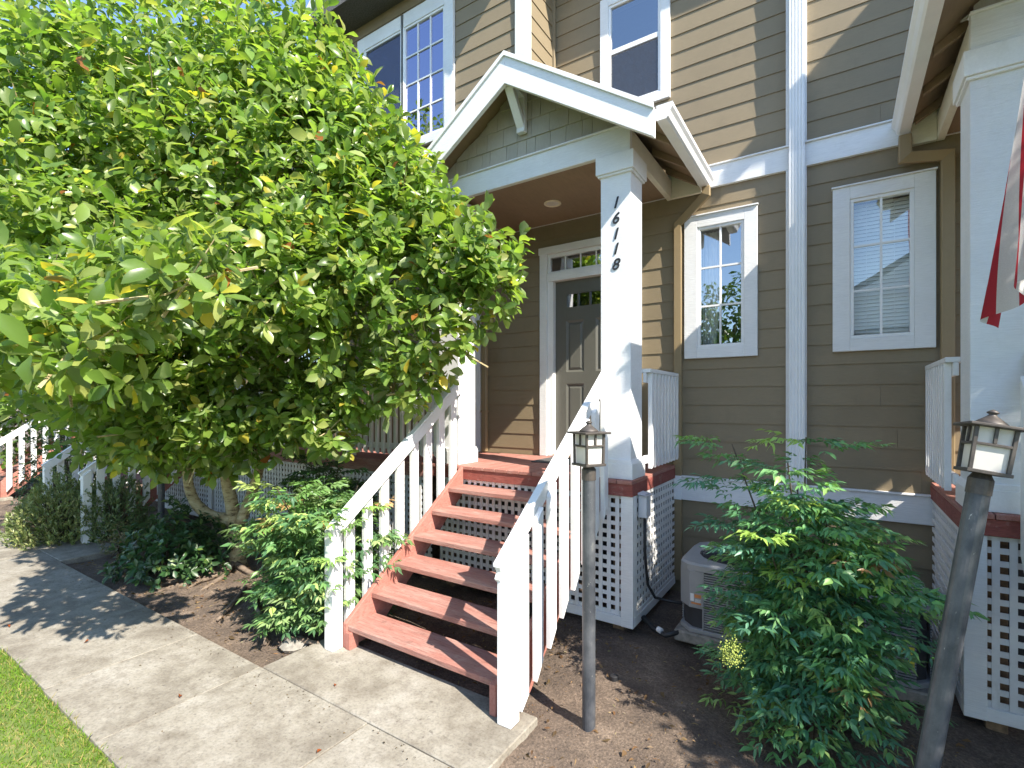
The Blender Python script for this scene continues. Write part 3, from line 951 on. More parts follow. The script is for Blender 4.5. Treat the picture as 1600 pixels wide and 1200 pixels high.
# brown downspout from our gutter, painted white where it crosses the band
def path_spout(parent, pts, w, d, mat, name="downspout"):
    m = MB()
    pts = [Vector(p) for p in pts]
    n = len(pts)
    ring = []
    for i, p in enumerate(pts):
        d1 = (pts[i] - pts[i - 1]).normalized() if i else (pts[1] - pts[0]).normalized()
        d2 = (pts[i + 1] - pts[i]).normalized() if i < n - 1 else d1
        t_ = (d1 + d2).normalized()
        yv = Vector((0, 1, 0)); u = t_.cross(yv).normalized()
        k = 1 / max(.5, t_.dot(d1))
        yv2 = u.cross(t_).normalized()
        ring.append([p + u * w / 2 * k + yv2 * d / 2, p - u * w / 2 * k + yv2 * d / 2, p - u * w / 2 * k - yv2 * d / 2, p + u * w / 2 * k - yv2 * d / 2])
    vs = [tuple(q) for r_ in ring for q in r_]
    fs = [(i * 4 + j, i * 4 + (j + 1) % 4, i * 4 + 4 + (j + 1) % 4, i * 4 + 4 + j) for i in range(n - 1) for j in range(4)]
    fs += [(0, 1, 2, 3), ((n - 1) * 4, (n - 1) * 4 + 1, (n - 1) * 4 + 2, (n - 1) * 4 + 3)]
    m.add(vs, fs)
    return m.build(name, mat, parent, .005)
d1 = path_spout(home, [(-1.125, YW - .12, 3.93), (-1.125, YW - .12, 3.85), (-1.425, YW - .036, 3.63), (-1.425, YW - .036, -.12)], .078, .05, M['brown_metal'])
box("painted_sleeve", M['white'], d1, -1.467, -1.383, YW - .064, YW - .0405, .73, Z0 - .002)
MB().box(-1.468, -1.382, YW - .063, YW - .02, 1.10, 1.125).build("joint", M['brown_metal'], d1, .003)

# right-hand porch, mirrored, closer eave
P2, tf2 = porch((1.75, 4.7, -.2), "white gabled entry porch at the right edge of the picture, beside the hanging flag", s=-1, mid=-.41, eave=-.13, yfr=3.42)
d2 = path_spout(home2, [(.455, YW - .12, 3.98), (.455, YW - .12, 3.79), (.735, YW - .045, 3.77), (.735, YW - .045, -.12)], .085, .055, M['brown_metal'])
box("painted_sleeve", M['white'], d2, .69, .78, YW - .076, YW - .0405, .73, Z0 - .002)

# porches farther along
def far_porch(dx, label):
    c = copy_tree(P1, None, skip=("house_number_digit",))
    c.location.x += dx
    tag(c, label)
    return c
far_porch(-7.06, "white entry porch of the next house, behind the tree trunk")
far_porch(-12.62, "farthest white latticed porch, at the left edge behind the round bushes")

# long deck with railing between our porch and the next one
dkp = thing("porch_deck", (-6.1, 4.7, -.2), "red deck with white front railing seen between the tree and the left porch column", "deck")
for i in range(30):
    a = -8.5 + i * .159
    box("deck_board", M['red_y'], dkp, a + .003, a + .156, 4.03, YW - .03, DK - .04, DK - .008)
box("rim_board", M['red_x'], dkp, -8.5, -3.72, 4.04, 4.07, DK - .16, DK - .042)
rl = MB().box(-8.5, -3.665, 4.10, 4.19, 2.0, 2.035).box(-8.5, -3.665, 4.13, 4.16, 1.91, 1.999).box(-8.5, -3.665, 4.13, 4.16, 1.20, 1.27).build("railing", M['white'], dkp, .003)
x = -8.45
while x < -3.7:
    MB().prism([(x, 1.17), (x + .04, 1.14), (x + .04, 1.995), (x, 1.995)], 'y', 4.088, 4.126).build("baluster", M['white'], rl, .002, center=True)
    x += .105
for xx in (-5.2, -6.85):
    box("rail_post", M['white'], dkp, xx, xx + .09, 4.085, 4.175, DK - .16, 2.0)
m = MB(); q = -8.45
while q < -3.75:
    m.box(q, q + .036, 4.075, 4.083, -.1, DK - .165); q += .0705
z = -.1
while z < DK - .2:
    m.box(-8.45, -3.75, 4.084, 4.092, z, z + .036); z += .0705
tag(m.build("lattice_panel", M['lattice'], dkp), kind="stuff")

# ------------------------------------------------------------------ staircases
def staircase(label):
    S = thing("staircase", (-2.53, 3.2, GZ), label, "staircase", "red wooden stairs with white railings")
    rise, run = .1843, .2425
    yn = 2.585                                      # nosing of the first tread
    zf = lambda y: (GZ + rise) + (y - yn) * rise / run     # nosing line
    xl, xr = -3.30, -1.735
    # treads
    tme = MB().box(-.76, .76, 0, .29, -.042, 0).mesh("tread", M['red_x'])
    for i in range(6):
        o = inst("tread", tme, (-2.515, yn + i * run - .006, GZ + rise * (i + 1) - .004 + random.uniform(-.002, .002)), S, (random.uniform(-.006, .006), 0, random.uniform(-.004, .004)))
        md = o.modifiers.new("bevel", 'BEVEL'); md.width = .005; md.segments = 2
    # stringers: sloped boards, plumb cut at the foot
    for xa in (xl - .0, xr - .04):
        a, b = xa, xa + .04
        up_, dn = .03, .27
        pts = [(yn - .02, GZ + .003), (yn - .02, zf(yn - .02) + up_), (4.03, min(zf(4.03) + up_, DK - .004)), (4.03, zf(4.03) - dn), (yn + .27, GZ + .003)]
        MB().prism(pts, 'x', a, b).build("stringer", M['red_str'], S, .003)
    # toe blocks at the foot
    box("foot_block", M['red_str'], S, xl + .041, xl + .09, yn - .03, yn + .06, GZ + .002, GZ + .135)
    box("foot_block", M['red_str'], S, xr - .09, xr - .041, yn - .075, yn + .01, GZ + .002, GZ + .20)
    # railings: board on edge with a cap, newel post, balusters on the outer face
    for sg, xs in ((-1, xl), (1, xr)):
        xo = xs                                      # outer face of stringer
        t0, t1 = 2.47, 4.10
        zt = lambda y: .80 + (y - 2.5) * .765
        bx0, bx1 = (xo - .035, xo) if sg < 0 else (xo - .0, xo + .035)
        r_ = MB().prism([(t0, zt(t0) - .115), (t0 - .02, zt(t0) - .095), (t0, zt(t0) - .06), (t0 - .02, zt(t0) - .015), (t0, zt(t0)), (t1, zt(t1)), (t1, zt(t1) - .115)], 'x', bx0 - (.0 if sg < 0 else .01), bx1 + (.01 if sg < 0 else .0)).build("handrail", M['white'], S, .004)
        cap = MB().prism([(t0 - .03, zt(t0) - .021), (t1, zt(t1) + .002), (t1, zt(t1) + .026), (t0 - .03, zt(t0) + .003)], 'x', (bx0 - .012), (bx1 + .012)).build("rail_cap", M['white'], r_, .004)
        # newel post
        nx0, nx1 = (xo - .10, xo - .001) if sg < 0 else (xo + .001, xo + .10)
        ny0, ny1 = 2.465, 2.565
        nw = MB().prism([(ny0, GZ + .002), (ny1, GZ + .002), (ny1, zt(ny1) - .035), (ny0, zt(ny0) - .035)], 'x', nx0, nx1).build("newel_post", M['white'], S, .004)
        # balusters
        y = 2.63
        while y < 3.96:
            x0, x1 = (xo - .042, xo - .003) if sg < 0 else (xo + .003, xo + .042)
            lo = max(zf(y) - .25, GZ + .01); lo1 = max(zf(y + .085) - .20, GZ + .04)
            MB().prism([(y, lo), (y + .085, lo1), (y + .085, zt(y + .085) - .055), (y + .03, zt(y) - .045), (y, zt(y) - .085)], 'x', x0 - (.036 if sg < 0 else -.036), x1 - (.036 if sg < 0 else -.036)).build("baluster", M['white'], S, .003, center=True)
            y += .186
    return S
S1 = staircase("red wooden stairs with white railings rising to the grey front door")
def far_stairs(dx, label):
    c = copy_tree(S1); c.location.x += dx; tag(c, label); return c
far_stairs(-7.06, "shaded white-railed stairs just left of the leaning tree trunk")
far_stairs(-12.62, "farthest white-railed stairs at the left edge, beyond the round bushes")
far_stairs(4.25, "white-railed stairs cut off by the right edge, in front of the wide column")

# ------------------------------------------------------------------ lamp posts
def lamp_post(loc, rot, label, hgt=1.555):
    P_ = bpy.data.objects.new("lamp_post", None); col.objects.link(P_)
    WPOS[P_.name] = Vector((0, 0, 0))
    tag(P_, label, "lamp post", "path lamp posts")
    MB().tube([(0, 0, -.2), (0, 0, hgt - .055)], .040, 20).build("pole", M['pole'], P_, smooth=False)
    MB().lathe([(.043, hgt - .075), (.043, hgt - .012), (.036, hgt), (.030, hgt + .012)], (0, 0, 0), 20).build("collar", M['lampmetal'], P_)
    b0, b1 = hgt + .012, hgt + .205
    r0, r1 = .068, .071
    lant = MB()
    lant.box(-r0 - .006, r0 + .006, -r0 - .006, r0 + .006, b0, b0 + .014)
    for sx in (-1, 1):
        for sy in (-1, 1):
            lant.add([(sx * (r0 - .014), sy * (r0 - .014), b0 + .014), (sx * r0, sy * (r0 - .014), b0 + .014), (sx * r0, sy * r0, b0 + .014), (sx * (r0 - .014), sy * r0, b0 + .014),
                      (sx * (r1 - .014), sy * (r1 - .014), b1), (sx * r1, sy * (r1 - .014), b1), (sx * r1, sy * r1, b1), (sx * (r1 - .014), sy * r1, b1)],
                     [(0, 1, 2, 3), (4, 5, 6, 7), (0, 1, 5, 4), (1, 2, 6, 5), (2, 3, 7, 6), (3, 0, 4, 7)])
    zc = b1 - .072; rc = r0 + (r1 - r0) * .63
    for ax in (0, 1):
        for sg in (-1, 1):
            y0, y1 = sorted((sg * rc, sg * (rc - .010)))
            if ax == 0:
                lant.box(-rc + .013, rc - .013, y0, y1, zc - .005, zc + .006)
                lant.box(-.006, .006, y0 + .001 * sg, y1 + .001 * sg, zc + .0062, b1)
            else:
                lant.box(y0, y1, -rc + .013, rc - .013, zc - .0055, zc + .0065)
                lant.box(y0 + .001 * sg, y1 + .001 * sg, -.006, .006, zc + .0067, b1)
    lant.build("lantern_frame", M['lampmetal'], P_, .0015)
    for k in range(4):
        c, s_ = math.cos(k * math.pi / 2), math.sin(k * math.pi / 2)
        q = lambda x, y: (x * c - y * s_, x * s_ + y * c)
        g0, g1 = r0 - .013, r1 - .013
        m = MB(); m.add([(*q(-g0 + .002, -g0), b0 + .015), (*q(g0 - .002, -g0), b0 + .015), (*q(g1 - .002, -g1), b1 - .001), (*q(-g1 + .002, -g1), b1 - .001)], [(0, 1, 2, 3)])
        m.build("lantern_glass", M['frost'], P_)
    rf = MB().box(-.096, .096, -.096, .096, b1 + .0005, b1 + .013)
    rf.build("lantern_roof", M['lampmetal'], P_, .003)
    MB().lathe([(.060, b1 + .0132), (.056, b1 + .022), (.036, b1 + .038), (.018, b1 + .052), (.012, b1 + .060), (.019, b1 + .064), (.021, b1 + .069), (.013, b1 + .075), (.003, b1 + .081)], (0, 0, 0), 18).build("finial", M['lampmetal'], P_, smooth=True)
    P_.location = loc; P_.rotation_euler = rot
    return P_
lp = lamp_post((-1.275, 2.785, -.2), (0, 0, R(62)), "upright path lamp post on a scuffed pole in front of the stair railing")
def lamp_copy(loc, rot, label):
    c = copy_tree(lp); c.location = loc; c.rotation_euler = rot; tag(c, label); return c
lamp_copy((.262, 2.68, -.09), Euler((R(-4.5), R(9.5), R(8))), "leaning lamp post with a lantern in front of the right-hand column")
lamp_copy((-7.9, 3.1, -.2), (0, 0, .3), "black pole of a lamp post standing among the stairs behind the tree leaves")
lamp_copy((-13.9, 2.35, -.2), (0, 0, .9), "farthest dark lamp post by the far-left stairs and hedge")

# ------------------------------------------------------------------ air conditioners, cable and box
def ac_unit(loc, label, wide=.74):
    A = thing("air_conditioner", (0, 0, 0), label, "air conditioner", "condensers by the wall")
    h = .56; w = wide / 2; c = .09
    pad = box("concrete_pad", M['pad'], A, -w - .03, w + .06, -w - .03, w + .03, -.09, -.001, .012)
    oct_ = [(-w + c, -w), (w - c, -w), (w, -w + c), (w, w - c), (w - c, w), (-w + c, w), (-w, w - c), (-w, -w + c)]
    MB().prism([(x * .93, y * .93) for x, y in oct_], 'z', .03, h - .05).build("coil", M['acdark'], A)
    MB().prism([(x * 1.01, y * 1.01) for x, y in oct_], 'z', 0, .035).build("base_pan", M['acmetal'], A, .004)
    top = MB()
    n = 32; rr = w * .74
    ring_o = []; ring_i = []
    for k in range(n):
        a = 2 * math.pi * (k + .5) / n
        ca, sa = math.cos(a), math.sin(a)
        t = min(w * 1.02 / max(abs(ca), 1e-6), w * 1.02 / max(abs(sa), 1e-6), (2 * w - c) * 1.02 / (abs(ca) + abs(sa)))
        ring_o.append((t * ca, t * sa)); ring_i.append((rr * ca, rr * sa))
    vs = [(x, y, h - .06) for x, y in ring_o] + [(x, y, h - .015) for x, y in ring_o] + [(x * .95, y * .95, h) for x, y in ring_o] + [(x, y, h + .004) for x, y in ring_i] + [(x, y, h - .06) for x, y in ring_i]
    fs = [(j * n + k, j * n + (k + 1) % n, (j + 1) * n + (k + 1) % n, (j + 1) * n + k) for j in range(4) for k in range(n)]
    top.add(vs, fs).build("top_cover", M['acmetal'], A)
    fg = MB()
    for k in range(1, 9):
        r_ = rr * k / 8.5
        pts = [(r_ * math.cos(2 * math.pi * i / 24), r_ * math.sin(2 * math.pi * i / 24), h - .004) for i in range(25)]
        fg.tube(pts, .0025, 4, False)
    for k in range(24):
        a = 2 * math.pi * k / 24
        fg.tube([(.05 * math.cos(a), .05 * math.sin(a), h - .002), (rr * math.cos(a), rr * math.sin(a), h - .002)], .0025, 4, False)
    fg.lathe([(.055, -.006), (.05, .004), (.01, .006)], (0, 0, h), 14)
    fg.build("fan_grille", M['acdark'], A)
    fb = MB()
    for k in range(3):
        a = 2 * math.pi * k / 3
        fb.add([(.05 * math.cos(a), .05 * math.sin(a), h - .08), (rr * .95 * math.cos(a - .3), rr * .95 * math.sin(a - .3), h - .10), (rr * .95 * math.cos(a + .3), rr * .95 * math.sin(a + .3), h - .07), (.05 * math.cos(a + .6), .05 * math.sin(a + .6), h - .075)], [(0, 1, 2, 3)])
    fb.build("fan_blade", M['acdark'], A)
    # louvres: front right of the service panel and on the sides
    lv = MB()
    z = .05
    while z < h - .075:
        lv.box(-w + .20, w - c, -w - .002, -w + .010, z, z + .009)
        lv.box(w - .010, w + .002, -w + c, w - c, z, z + .009)
        lv.box(-w - .002, -w + .010, -w + c + .05, w - c, z, z + .009)
        z += .0185
    tag(lv.build("louvre_grille", M['acmetal'], A), kind="stuff")
    for x in (-w + .19, -w + .37, -w + .54):
        box("grille_bar", M['acmetal'], A, x, x + .012, -w - .006, -w + .012, .036, h - .061, .002)
    sp = MB().prism([(-w + .19, -w - .003), (-w + c, -w - .003), (-w - .003, -w + c), (-w - .003, -w + c + .04), (-w + .02, -w + c + .04), (-w + c, -w + .02), (-w + .19, -w + .02)], 'z', .20, h - .061).build("service_panel", M['acmetal'], A, .003)
    box("rating_label", M['labelw'], sp, -w + .098, -w + .125, -w - .0045, -w - .0032, .255, .315, 0)
    box("warning_label", M['labelo'], sp, -w + .13, -w + .182, -w - .0045, -w - .0032, .285, .312, 0)
    box("warning_label", M['labelo'], sp, -w + .105, -w + .182, -w - .0045, -w - .0032, .232, .246, 0)
    for q in range(4):
        box("label_text", M['labelw'], sp, -w + .135, -w + .178, -w - .0045, -w - .0033, .270 - q * .007, .273 - q * .007, 0)
    A.location = loc
    return A
ac_unit((-.74, 4.54, -.11), "grey air conditioner beside the white lattice, its left half clear of the shrub")
a2 = ac_unit((.14, 4.55, -.13), "grey air conditioner hidden behind the feathery shrub, only its right corner showing")
box("sticker", M['labely'], a2, .20, .27, 4.55 - .376 - 4.55, 4.55 - .374 - 4.55, .22, .27, 0)
box("sticker", M['labely'], a2, .21, .27, 4.55 - .376 - 4.55, 4.55 - .374 - 4.55, .14, .18, 0)

dbx = thing("disconnect_box", (-1.43, 4.22, .9), "small grey electrical box on the lattice corner under the deck", "electrical box")
MB().box(-1.449, -1.375, 4.17, 4.29, .76, .955).build("box_body", M['greybox'], dbx, .006)
MB().prism([(-1.449, .955), (-1.368, .955), (-1.368, .945), (-1.449, .975)], 'y', 4.16, 4.30).build("box_lid", M['greybox'], dbx, .002)
cab = MB()
cab.tube([(-1.41, 4.23, .77), (-1.412, 4.24, .45), (-1.40, 4.28, .16), (-1.36, 4.36, .03), (-1.26, 4.42, .0), (-1.12, 4.40, .015)], .0125, 8)
tag(cab.build("power_cable", M['black'], None, smooth=True), "black power cable looping from the lattice box to the air conditioner", "cable")
hs = MB()
hs.tube([(-1.43, 4.25, -.12), (-1.32, 4.18, -.165), (-1.2, 4.12, -.17), (-1.1, 4.16, -.13)], .022, 8)
o = hs.build("refrigerant_line", M['black'], None, smooth=True)
tag(o, "black insulated pipe lying on the soil beside the air conditioner foot", "pipe")
b = MB().tube([(-1.27, 4.147, -.145), (-1.235, 4.13, -.147)], .0235, 8).build("tape_band", M['labelw'], o)

sp = thing("sprinkler_head", (-1.35, 3.38, -.22), "small black sprinkler head set in the bare soil", "sprinkler")
MB().lathe([(.030, -.02), (.030, .012), (.022, .016), (.020, .012), (.008, .013)], (-1.35, 3.38, -.22), 16).build("sprinkler_body", M['black'], sp)

# door mat
mt = MB().box(-2.86, -2.08, 4.72, 5.26, DK + .001, DK + .014).build("door_mat", M['mat'], None, .004)
tag(mt, "dark grey door mat lying on the red deck before the door", "door mat")

# ------------------------------------------------------------------ flag on its staff, hanging by the right column
fl = thing("flag", (.9, 3.4, 3.6), "striped red and white flag hanging from a staff at the right edge", "flag")
MB().tube([(.965, 4.10, 2.9), (.895, 3.6, 3.45), (.815, 2.95, 4.15)], .013, 10).build("staff", M['flagpole'], fl, smooth=True)
def flag_pt(u, v):
    """u along the fly (downwards as it hangs), v across the hoist (along the staff)."""
    a = Vector((.90, 3.62, 3.43)); b_ = Vector((.80, 2.75, 4.34))
    p = a.lerp(b_, v * .92)
    drop = u * (1.28 + .55 * v)
    x = p.x - .075 - .135 * u ** .9 + .045 * math.sin(v * 17 + u * 2.2) * (0.25 + u) + .22 * u * (v - .1)
    y = p.y + .12 * u + .05 * math.cos(v * 13 + u * 3) * (0.3 + u) - .1 * u * v
    return (x, y, p.z - drop)
NV, NU = 52, 26
for mat_, sel, nm in ((M['flag_red'], 0, "red_stripe"), (M['flag_white'], 1, "white_stripe")):
    for k in range(13):
        if k % 2 != sel: continue
        m = MB(); vs = []; fs = []
        for i in range(5):
            for j in range(NU + 1):
                vs.append(flag_pt(j / NU, (k * 4 + i) / NV))
        for i in range(4):
            for j in range(NU):
                a = i * (NU + 1) + j
                fs.append((a, a + 1, a + NU + 2, a + NU + 1))
        m.add(vs, fs)
        m.build(nm, mat_, fl, smooth=True)

# ------------------------------------------------------------------ plants
def leaf_mesh(name, P, D, Nn, Ln, Wd, tint, mat, fold=.18, droop=.25, obov=.62, fine=False, link=True, parent=None):
    """Many leaves as one mesh. P base, D direction, Nn up vector, Ln length, Wd width, tint colour (n,3)."""
    n = len(P)
    D = D / np.linalg.norm(D, axis=1, keepdims=True)
    S = np.cross(D, Nn); S /= np.maximum(np.linalg.norm(S, axis=1, keepdims=True), 1e-6)
    U = np.cross(S, D)
    if fine: rows = [(.13, .36), (.34, .80), (obov, 1.0), (.83, .66)] if obov > .55 else [(.10, .42), (.24, .86), (.40, 1.0), (.70, .52)]
    else: rows = [(.30, .62), (obov, 1.0)]
    tpl = [(0, 0, 0)]
    for t, w in rows:
        tpl += [(t, -w, 1), (t, 0, 0), (t, w, 1)]
    tpl += [(1.0, 0, 0)]
    nv = len(tpl)
    V = np.zeros((n, nv, 3))
    rv = rng.uniform(.3, 1.6, n); sb = rng.normal(size=n) * .12; tw_ = rng.normal(size=n) * .5; wv = rng.normal(size=n) * .10
    for i, (t, w, e) in enumerate(tpl):
        h = e * fold * Wd * abs(w) - droop * rv * (t ** 2) * Ln + w * Wd * .5 * tw_ * t + wv * Wd * math.sin(t * 9) * abs(w)
        V[:, i] = P + D * (t * Ln * (1 - .12 * droop * t))[:, None] + S * (w * Wd * .5 + sb * t * t * Ln)[:, None] + U * h[:, None]
    F = [(0, 2, 1), (0, 3, 2)]
    for k in range(len(rows) - 1):
        q = 1 + 3 * k
        F += [(q, q + 1, q + 4, q + 3), (q + 1, q + 2, q + 5, q + 4)]
    q = 1 + 3 * (len(rows) - 1)
    F += [(q, q + 1, nv - 1), (q + 1, q + 2, nv - 1)]
    me = bpy.data.meshes.new(name)
    nf = len(F); nl = sum(len(f) for f in F)
    me.vertices.add(n * nv); me.vertices.foreach_set("co", V.reshape(-1).astype(np.float32))
    tl = np.concatenate([np.array(f) for f in F])
    me.loops.add(n * nl); me.loops.foreach_set("vertex_index", (tl[None] + (np.arange(n) * nv)[:, None]).reshape(-1).astype(np.int32))
    st = np.cumsum([0] + [len(f) for f in F])[:-1]
    me.polygons.add(n * nf)
    me.polygons.foreach_set("loop_start", (st[None] + (np.arange(n) * nl)[:, None]).reshape(-1).astype(np.int32))
    me.update(calc_edges=True)
    at = me.attributes.new("tint", 'FLOAT_COLOR', 'POINT')
    c = np.ones((n, nv, 4)); c[:, :, :3] = tint[:, None, :]
    at.data.foreach_set("color", c.reshape(-1).astype(np.float32))
    me.polygons.foreach_set("use_smooth", np.ones(n * nf, bool))
    me.materials.append(mat)
    if not link: return me
    o = bpy.data.objects.new(name, me); col.objects.link(o)
    WPOS[o.name] = Vector((0, 0, 0))
    if parent:
        o.parent = parent; o.location = -WPOS[parent.name]
    return o

def unit(n):
    v = rng.normal(size=(n, 3)); return v / np.linalg.norm(v, axis=1, keepdims=True)

def tints(n, pal, wts, jit=.18):
    pal = np.array(pal); k = rng.choice(len(pal), n, p=np.array(wts) / sum(wts))
    c = pal[k] * rng.uniform(1 - jit, 1 + jit, (n, 1)) * rng.uniform(1 - jit * .4, 1 + jit * .4, (n, 3))
    return np.clip(c, 0, 1)

CAM = np.array([0, 0, 1.75]); A_ = R(33.38)
FW = np.array([-math.sin(A_), math.cos(A_), 0]); RT = np.array([math.cos(A_), math.sin(A_), 0])

def singles(parent, name, P, D, Nn, Ln, Wd, tint, mat, pick, **kw):
    """The leaves that show largest become parts of their own; a few shared meshes, turned into place."""
    base = WPOS[parent.name]
    prot = []
    for k in range(10):
        prot.append(leaf_mesh(name, np.zeros((1, 3)), np.array([[1., 0, 0]]), np.array([[0, 0, 1.]]), np.array([1.]), np.array([kw.pop("ratio", .45) if False else .46]), tint[pick[k * len(pick) // 10]][None], mat, link=False, **kw))
    for i, p in enumerate(pick):
        d = Vector(D[p]).normalized(); s_ = d.cross(Vector(Nn[p])).normalized(); u_ = s_.cross(d)
        # local x=d, local z=u, local y=-s (matches the template)
        m_ = Matrix((d, -s_, u_)).transposed().to_4x4()
        o = bpy.data.objects.new(name, prot[i % 10]); col.objects.link(o)
        o.parent = parent
        o.matrix_local = Matrix.Translation(Vector(P[p]) - base) @ m_ @ Matrix.Scale(float(Ln[p]), 4)

def nearest(P, Ln, k):
    rel = P - CAM; d = rel @ FW; x = rel @ RT
    ok = (d > .8) & (np.abs(x / np.maximum(d, .1)) < 1.02) & (rel[:, 2] / np.maximum(d, .1) < .80) & (rel[:, 2] / np.maximum(d, .1) > -.72)
    sc_ = np.where(ok, Ln / np.maximum(d, .5), 0)
    return np.argsort(-sc_)[:k]

# --- the broad magnolia
tree = thing("magnolia_tree", (-6.2, 3.2, -.2), "broad sunlit magnolia with big glossy leaves and a crooked pale trunk", "tree")
lobes = [((-5.0, 2.95, 3.75), 1.60), ((-3.65, 3.0, 3.05), .90), ((-6.0, 2.3, 4.3), 1.55), ((-5.3, 1.65, 2.75), 1.0), ((-5.1, 2.3, 2.4), 1.0), ((-4.0, 2.95, 2.5), .72),
         ((-4.35, 3.1, 4.15), .98), ((-2.72, 3.32, 3.02), .50), ((-2.62, 3.30, 2.72), .46), ((-2.95, 3.2, 2.35), .46), ((-2.55, 3.35, 3.0), .40), ((-3.3, 3.2, 1.95), .36), ((-3.15, 3.3, 3.35), .45), ((-6.5, 1.6, 4.2), 1.3), ((-4.45, 1.05, 2.35), .52), ((-6.1, 2.7, 5.6), 1.25), ((-4.95, 3.0, 5.1), .95),
         ((-7.2, 1.6, 5.4), 1.2), ((-3.45, 3.25, 3.6), .62), ((-4.0, 2.4, 2.75), .75), ((-5.5, 2.1, 1.95), .62), ((-5.0, 2.9, 1.75), .60), ((-3.95, 3.1, 1.85), .42), ((-4.4, 3.0, 1.75), .45), ((-6.4, 2.4, 2.0), .75), ((-6.9, 2.2, 3.0), 1.0), ((-7.8, 2.2, 3.4), 1.3),
         ((-5.9, 1.7, 1.95), .5), ((-5.6, 2.5, 1.62), .5), ((-6.1, 2.3, 1.62), .5), ((-5.0, 2.4, 1.6), .5), ((-4.0, 2.95, 1.55), .36), ((-5.4, 2.0, 1.5), .45), ((-5.4, 2.5, 1.32), .38), ((-5.9, 2.35, 1.30), .34), ((-4.9, 2.7, 1.4), .38), ((-6.5, 2.2, 1.4), .38), ((-5.65, 2.75, 1.15), .3), ((-6.6, 2.0, 1.6), .55), ((-7.4, 2.0, 2.0), .7), ((-6.9, 2.3, 1.8), .6), ((-4.5, 2.85, 1.55), .35), ((-8.2, 2.2, 2.5), 1.0), ((-3.35, .98, 2.12), .40), ((-3.95, .80, 2.2), .42), ((-2.85, 1.2, 2.42), .30), ((-3.9, 1.35, 2.5), .45), ((-5.0, 1.35, 2.05), .5), ((-3.75, 3.35, 3.95), .5), ((-4.05, 3.25, 4.45), .6), ((-4.5, 3.1, 4.95), .62), ((-3.6, 3.3, 4.1), .4), ((-5.2, 1.2, 3.1), .6)]
P_, D_, N_, L_, T_ = [], [], [], [], []
vol = np.array([r ** 1.9 for _, r in lobes]); vol /= vol.sum()
NCL = 8600
k = 0
cl = []
while len(cl) < NCL:
    i = rng.choice(len(lobes), p=vol)
    c, r = np.array(lobes[i][0]), lobes[i][1]
    u = unit(1)[0]
    rr = r * (rng.uniform(0, 1) ** .42) * (1 + .12 * math.sin(7 * u[0] + 3 * c[0]) * math.sin(6 * u[2] + c[1]))
    p = c + u * rr * np.array([1, .85, .92])
    if p[1] > 3.70 and p[0] > -4.6: continue
    if p[1] > 4.4: continue
    if p[2] < .92: continue
    if p[0] > -2.17: continue
    if p[1] < 1.6 and p[0] > -4.6 and p[2] < 1.78: continue
    cl.append((p, u, rr / r))
for p, u, q in cl:
    axis = u * .8 + np.array([0.15, -.15, .55]) + rng.normal(size=3) * .35
    axis /= np.linalg.norm(axis)
    a1 = np.cross(axis, unit(1)[0]); a1 /= np.linalg.norm(a1); a2 = np.cross(axis, a1)
    nl = rng.integers(5, 10)
    ph = rng.uniform(0, 6.28)
    for j in range(nl):
        an = ph + j * 2.4
        t = j / nl
        out = a1 * math.cos(an) + a2 * math.sin(an)
        d = out * (1 - .45 * t) + axis * (.35 + .8 * t) + np.array([0, 0, -.22]) + rng.normal(size=3) * .28
        P_.append(p + axis * (t * .10 - .06) + out * .01); D_.append(d)
        nn = axis * 1.0 - out * (.3) + np.array([0, 0, .6]) + rng.normal(size=3) * .45
        N_.append(nn); L_.append(rng.uniform(.07, .155) * (1.25 if rng.uniform() < .2 else 1))
P_, D_, N_, L_ = map(np.array, (P_, D_, N_, L_))
D_ /= np.linalg.norm(D_, axis=1, keepdims=True)
Wd_ = L_ * rng.uniform(.40, .52, len(L_))
T_ = tints(len(L_), [(.18, .27, .055), (.23, .315, .08), (.12, .205, .04), (.33, .37, .12), (.45, .38, .06), (.28, .11, .03)], [42, 26, 22, 8, 2.2, .4])
pick = nearest(P_, L_, 300)
msk = np.ones(len(L_), bool); msk[pick] = False
o = leaf_mesh("crown", P_[msk], D_[msk], N_[msk], L_[msk], Wd_[msk], T_[msk], M['leaf'], parent=tree, fine=True)
tag(o, kind="stuff")
singles(tree, "leaf", P_, D_, N_, L_, Wd_, T_, M['leaf'], pick, fine=True)
# trunk, crooked limb, branches
def bez(pts, n=10):
    pts = [Vector(p) for p in pts]; out = []
    for i in range(len(pts) - 1):
        p0 = pts[max(i - 1, 0)]; p1 = pts[i]; p2 = pts[i + 1]; p3 = pts[min(i + 2, len(pts) - 1)]
        for k in range(n):
            t = k / n
            out.append(.5 * ((2 * p1) + (-p0 + p2) * t + (2 * p0 - 5 * p1 + 4 * p2 - p3) * t * t + (-p0 + 3 * p1 - 3 * p2 + p3) * t ** 3))
    out.append(pts[-1]); return out
def limb(name, pts, r0, r1, parent, mat, n=6, sides=10):
    q = bez(pts, n)
    return MB().tube(q, [r0 + (r1 - r0) * (i / (len(q) - 1)) ** .8 for i in range(len(q))], sides).build(name, mat, parent, smooth=True)
limb("trunk", [(-6.14, 3.24, -.3), (-6.16, 3.22, .1), (-6.22, 3.2, .5), (-6.28, 3.15, .95), (-6.15, 3.1, 1.5), (-5.8, 3.0, 2.3), (-5.5, 2.9, 3.2), (-5.4, 2.85, 4.4)], .105, .025, tree, M['bark'], sides=12)
limb("branch", [(-6.2, 3.2, .32), (-6.42, 3.06, .36), (-6.62, 2.95, .55), (-6.68, 2.9, .9), (-6.62, 2.93, 1.3), (-6.5, 2.8, 1.9), (-6.3, 2.5, 2.8), (-6.5, 2.2, 4.0)], .085, .02, tree, M['bark'])
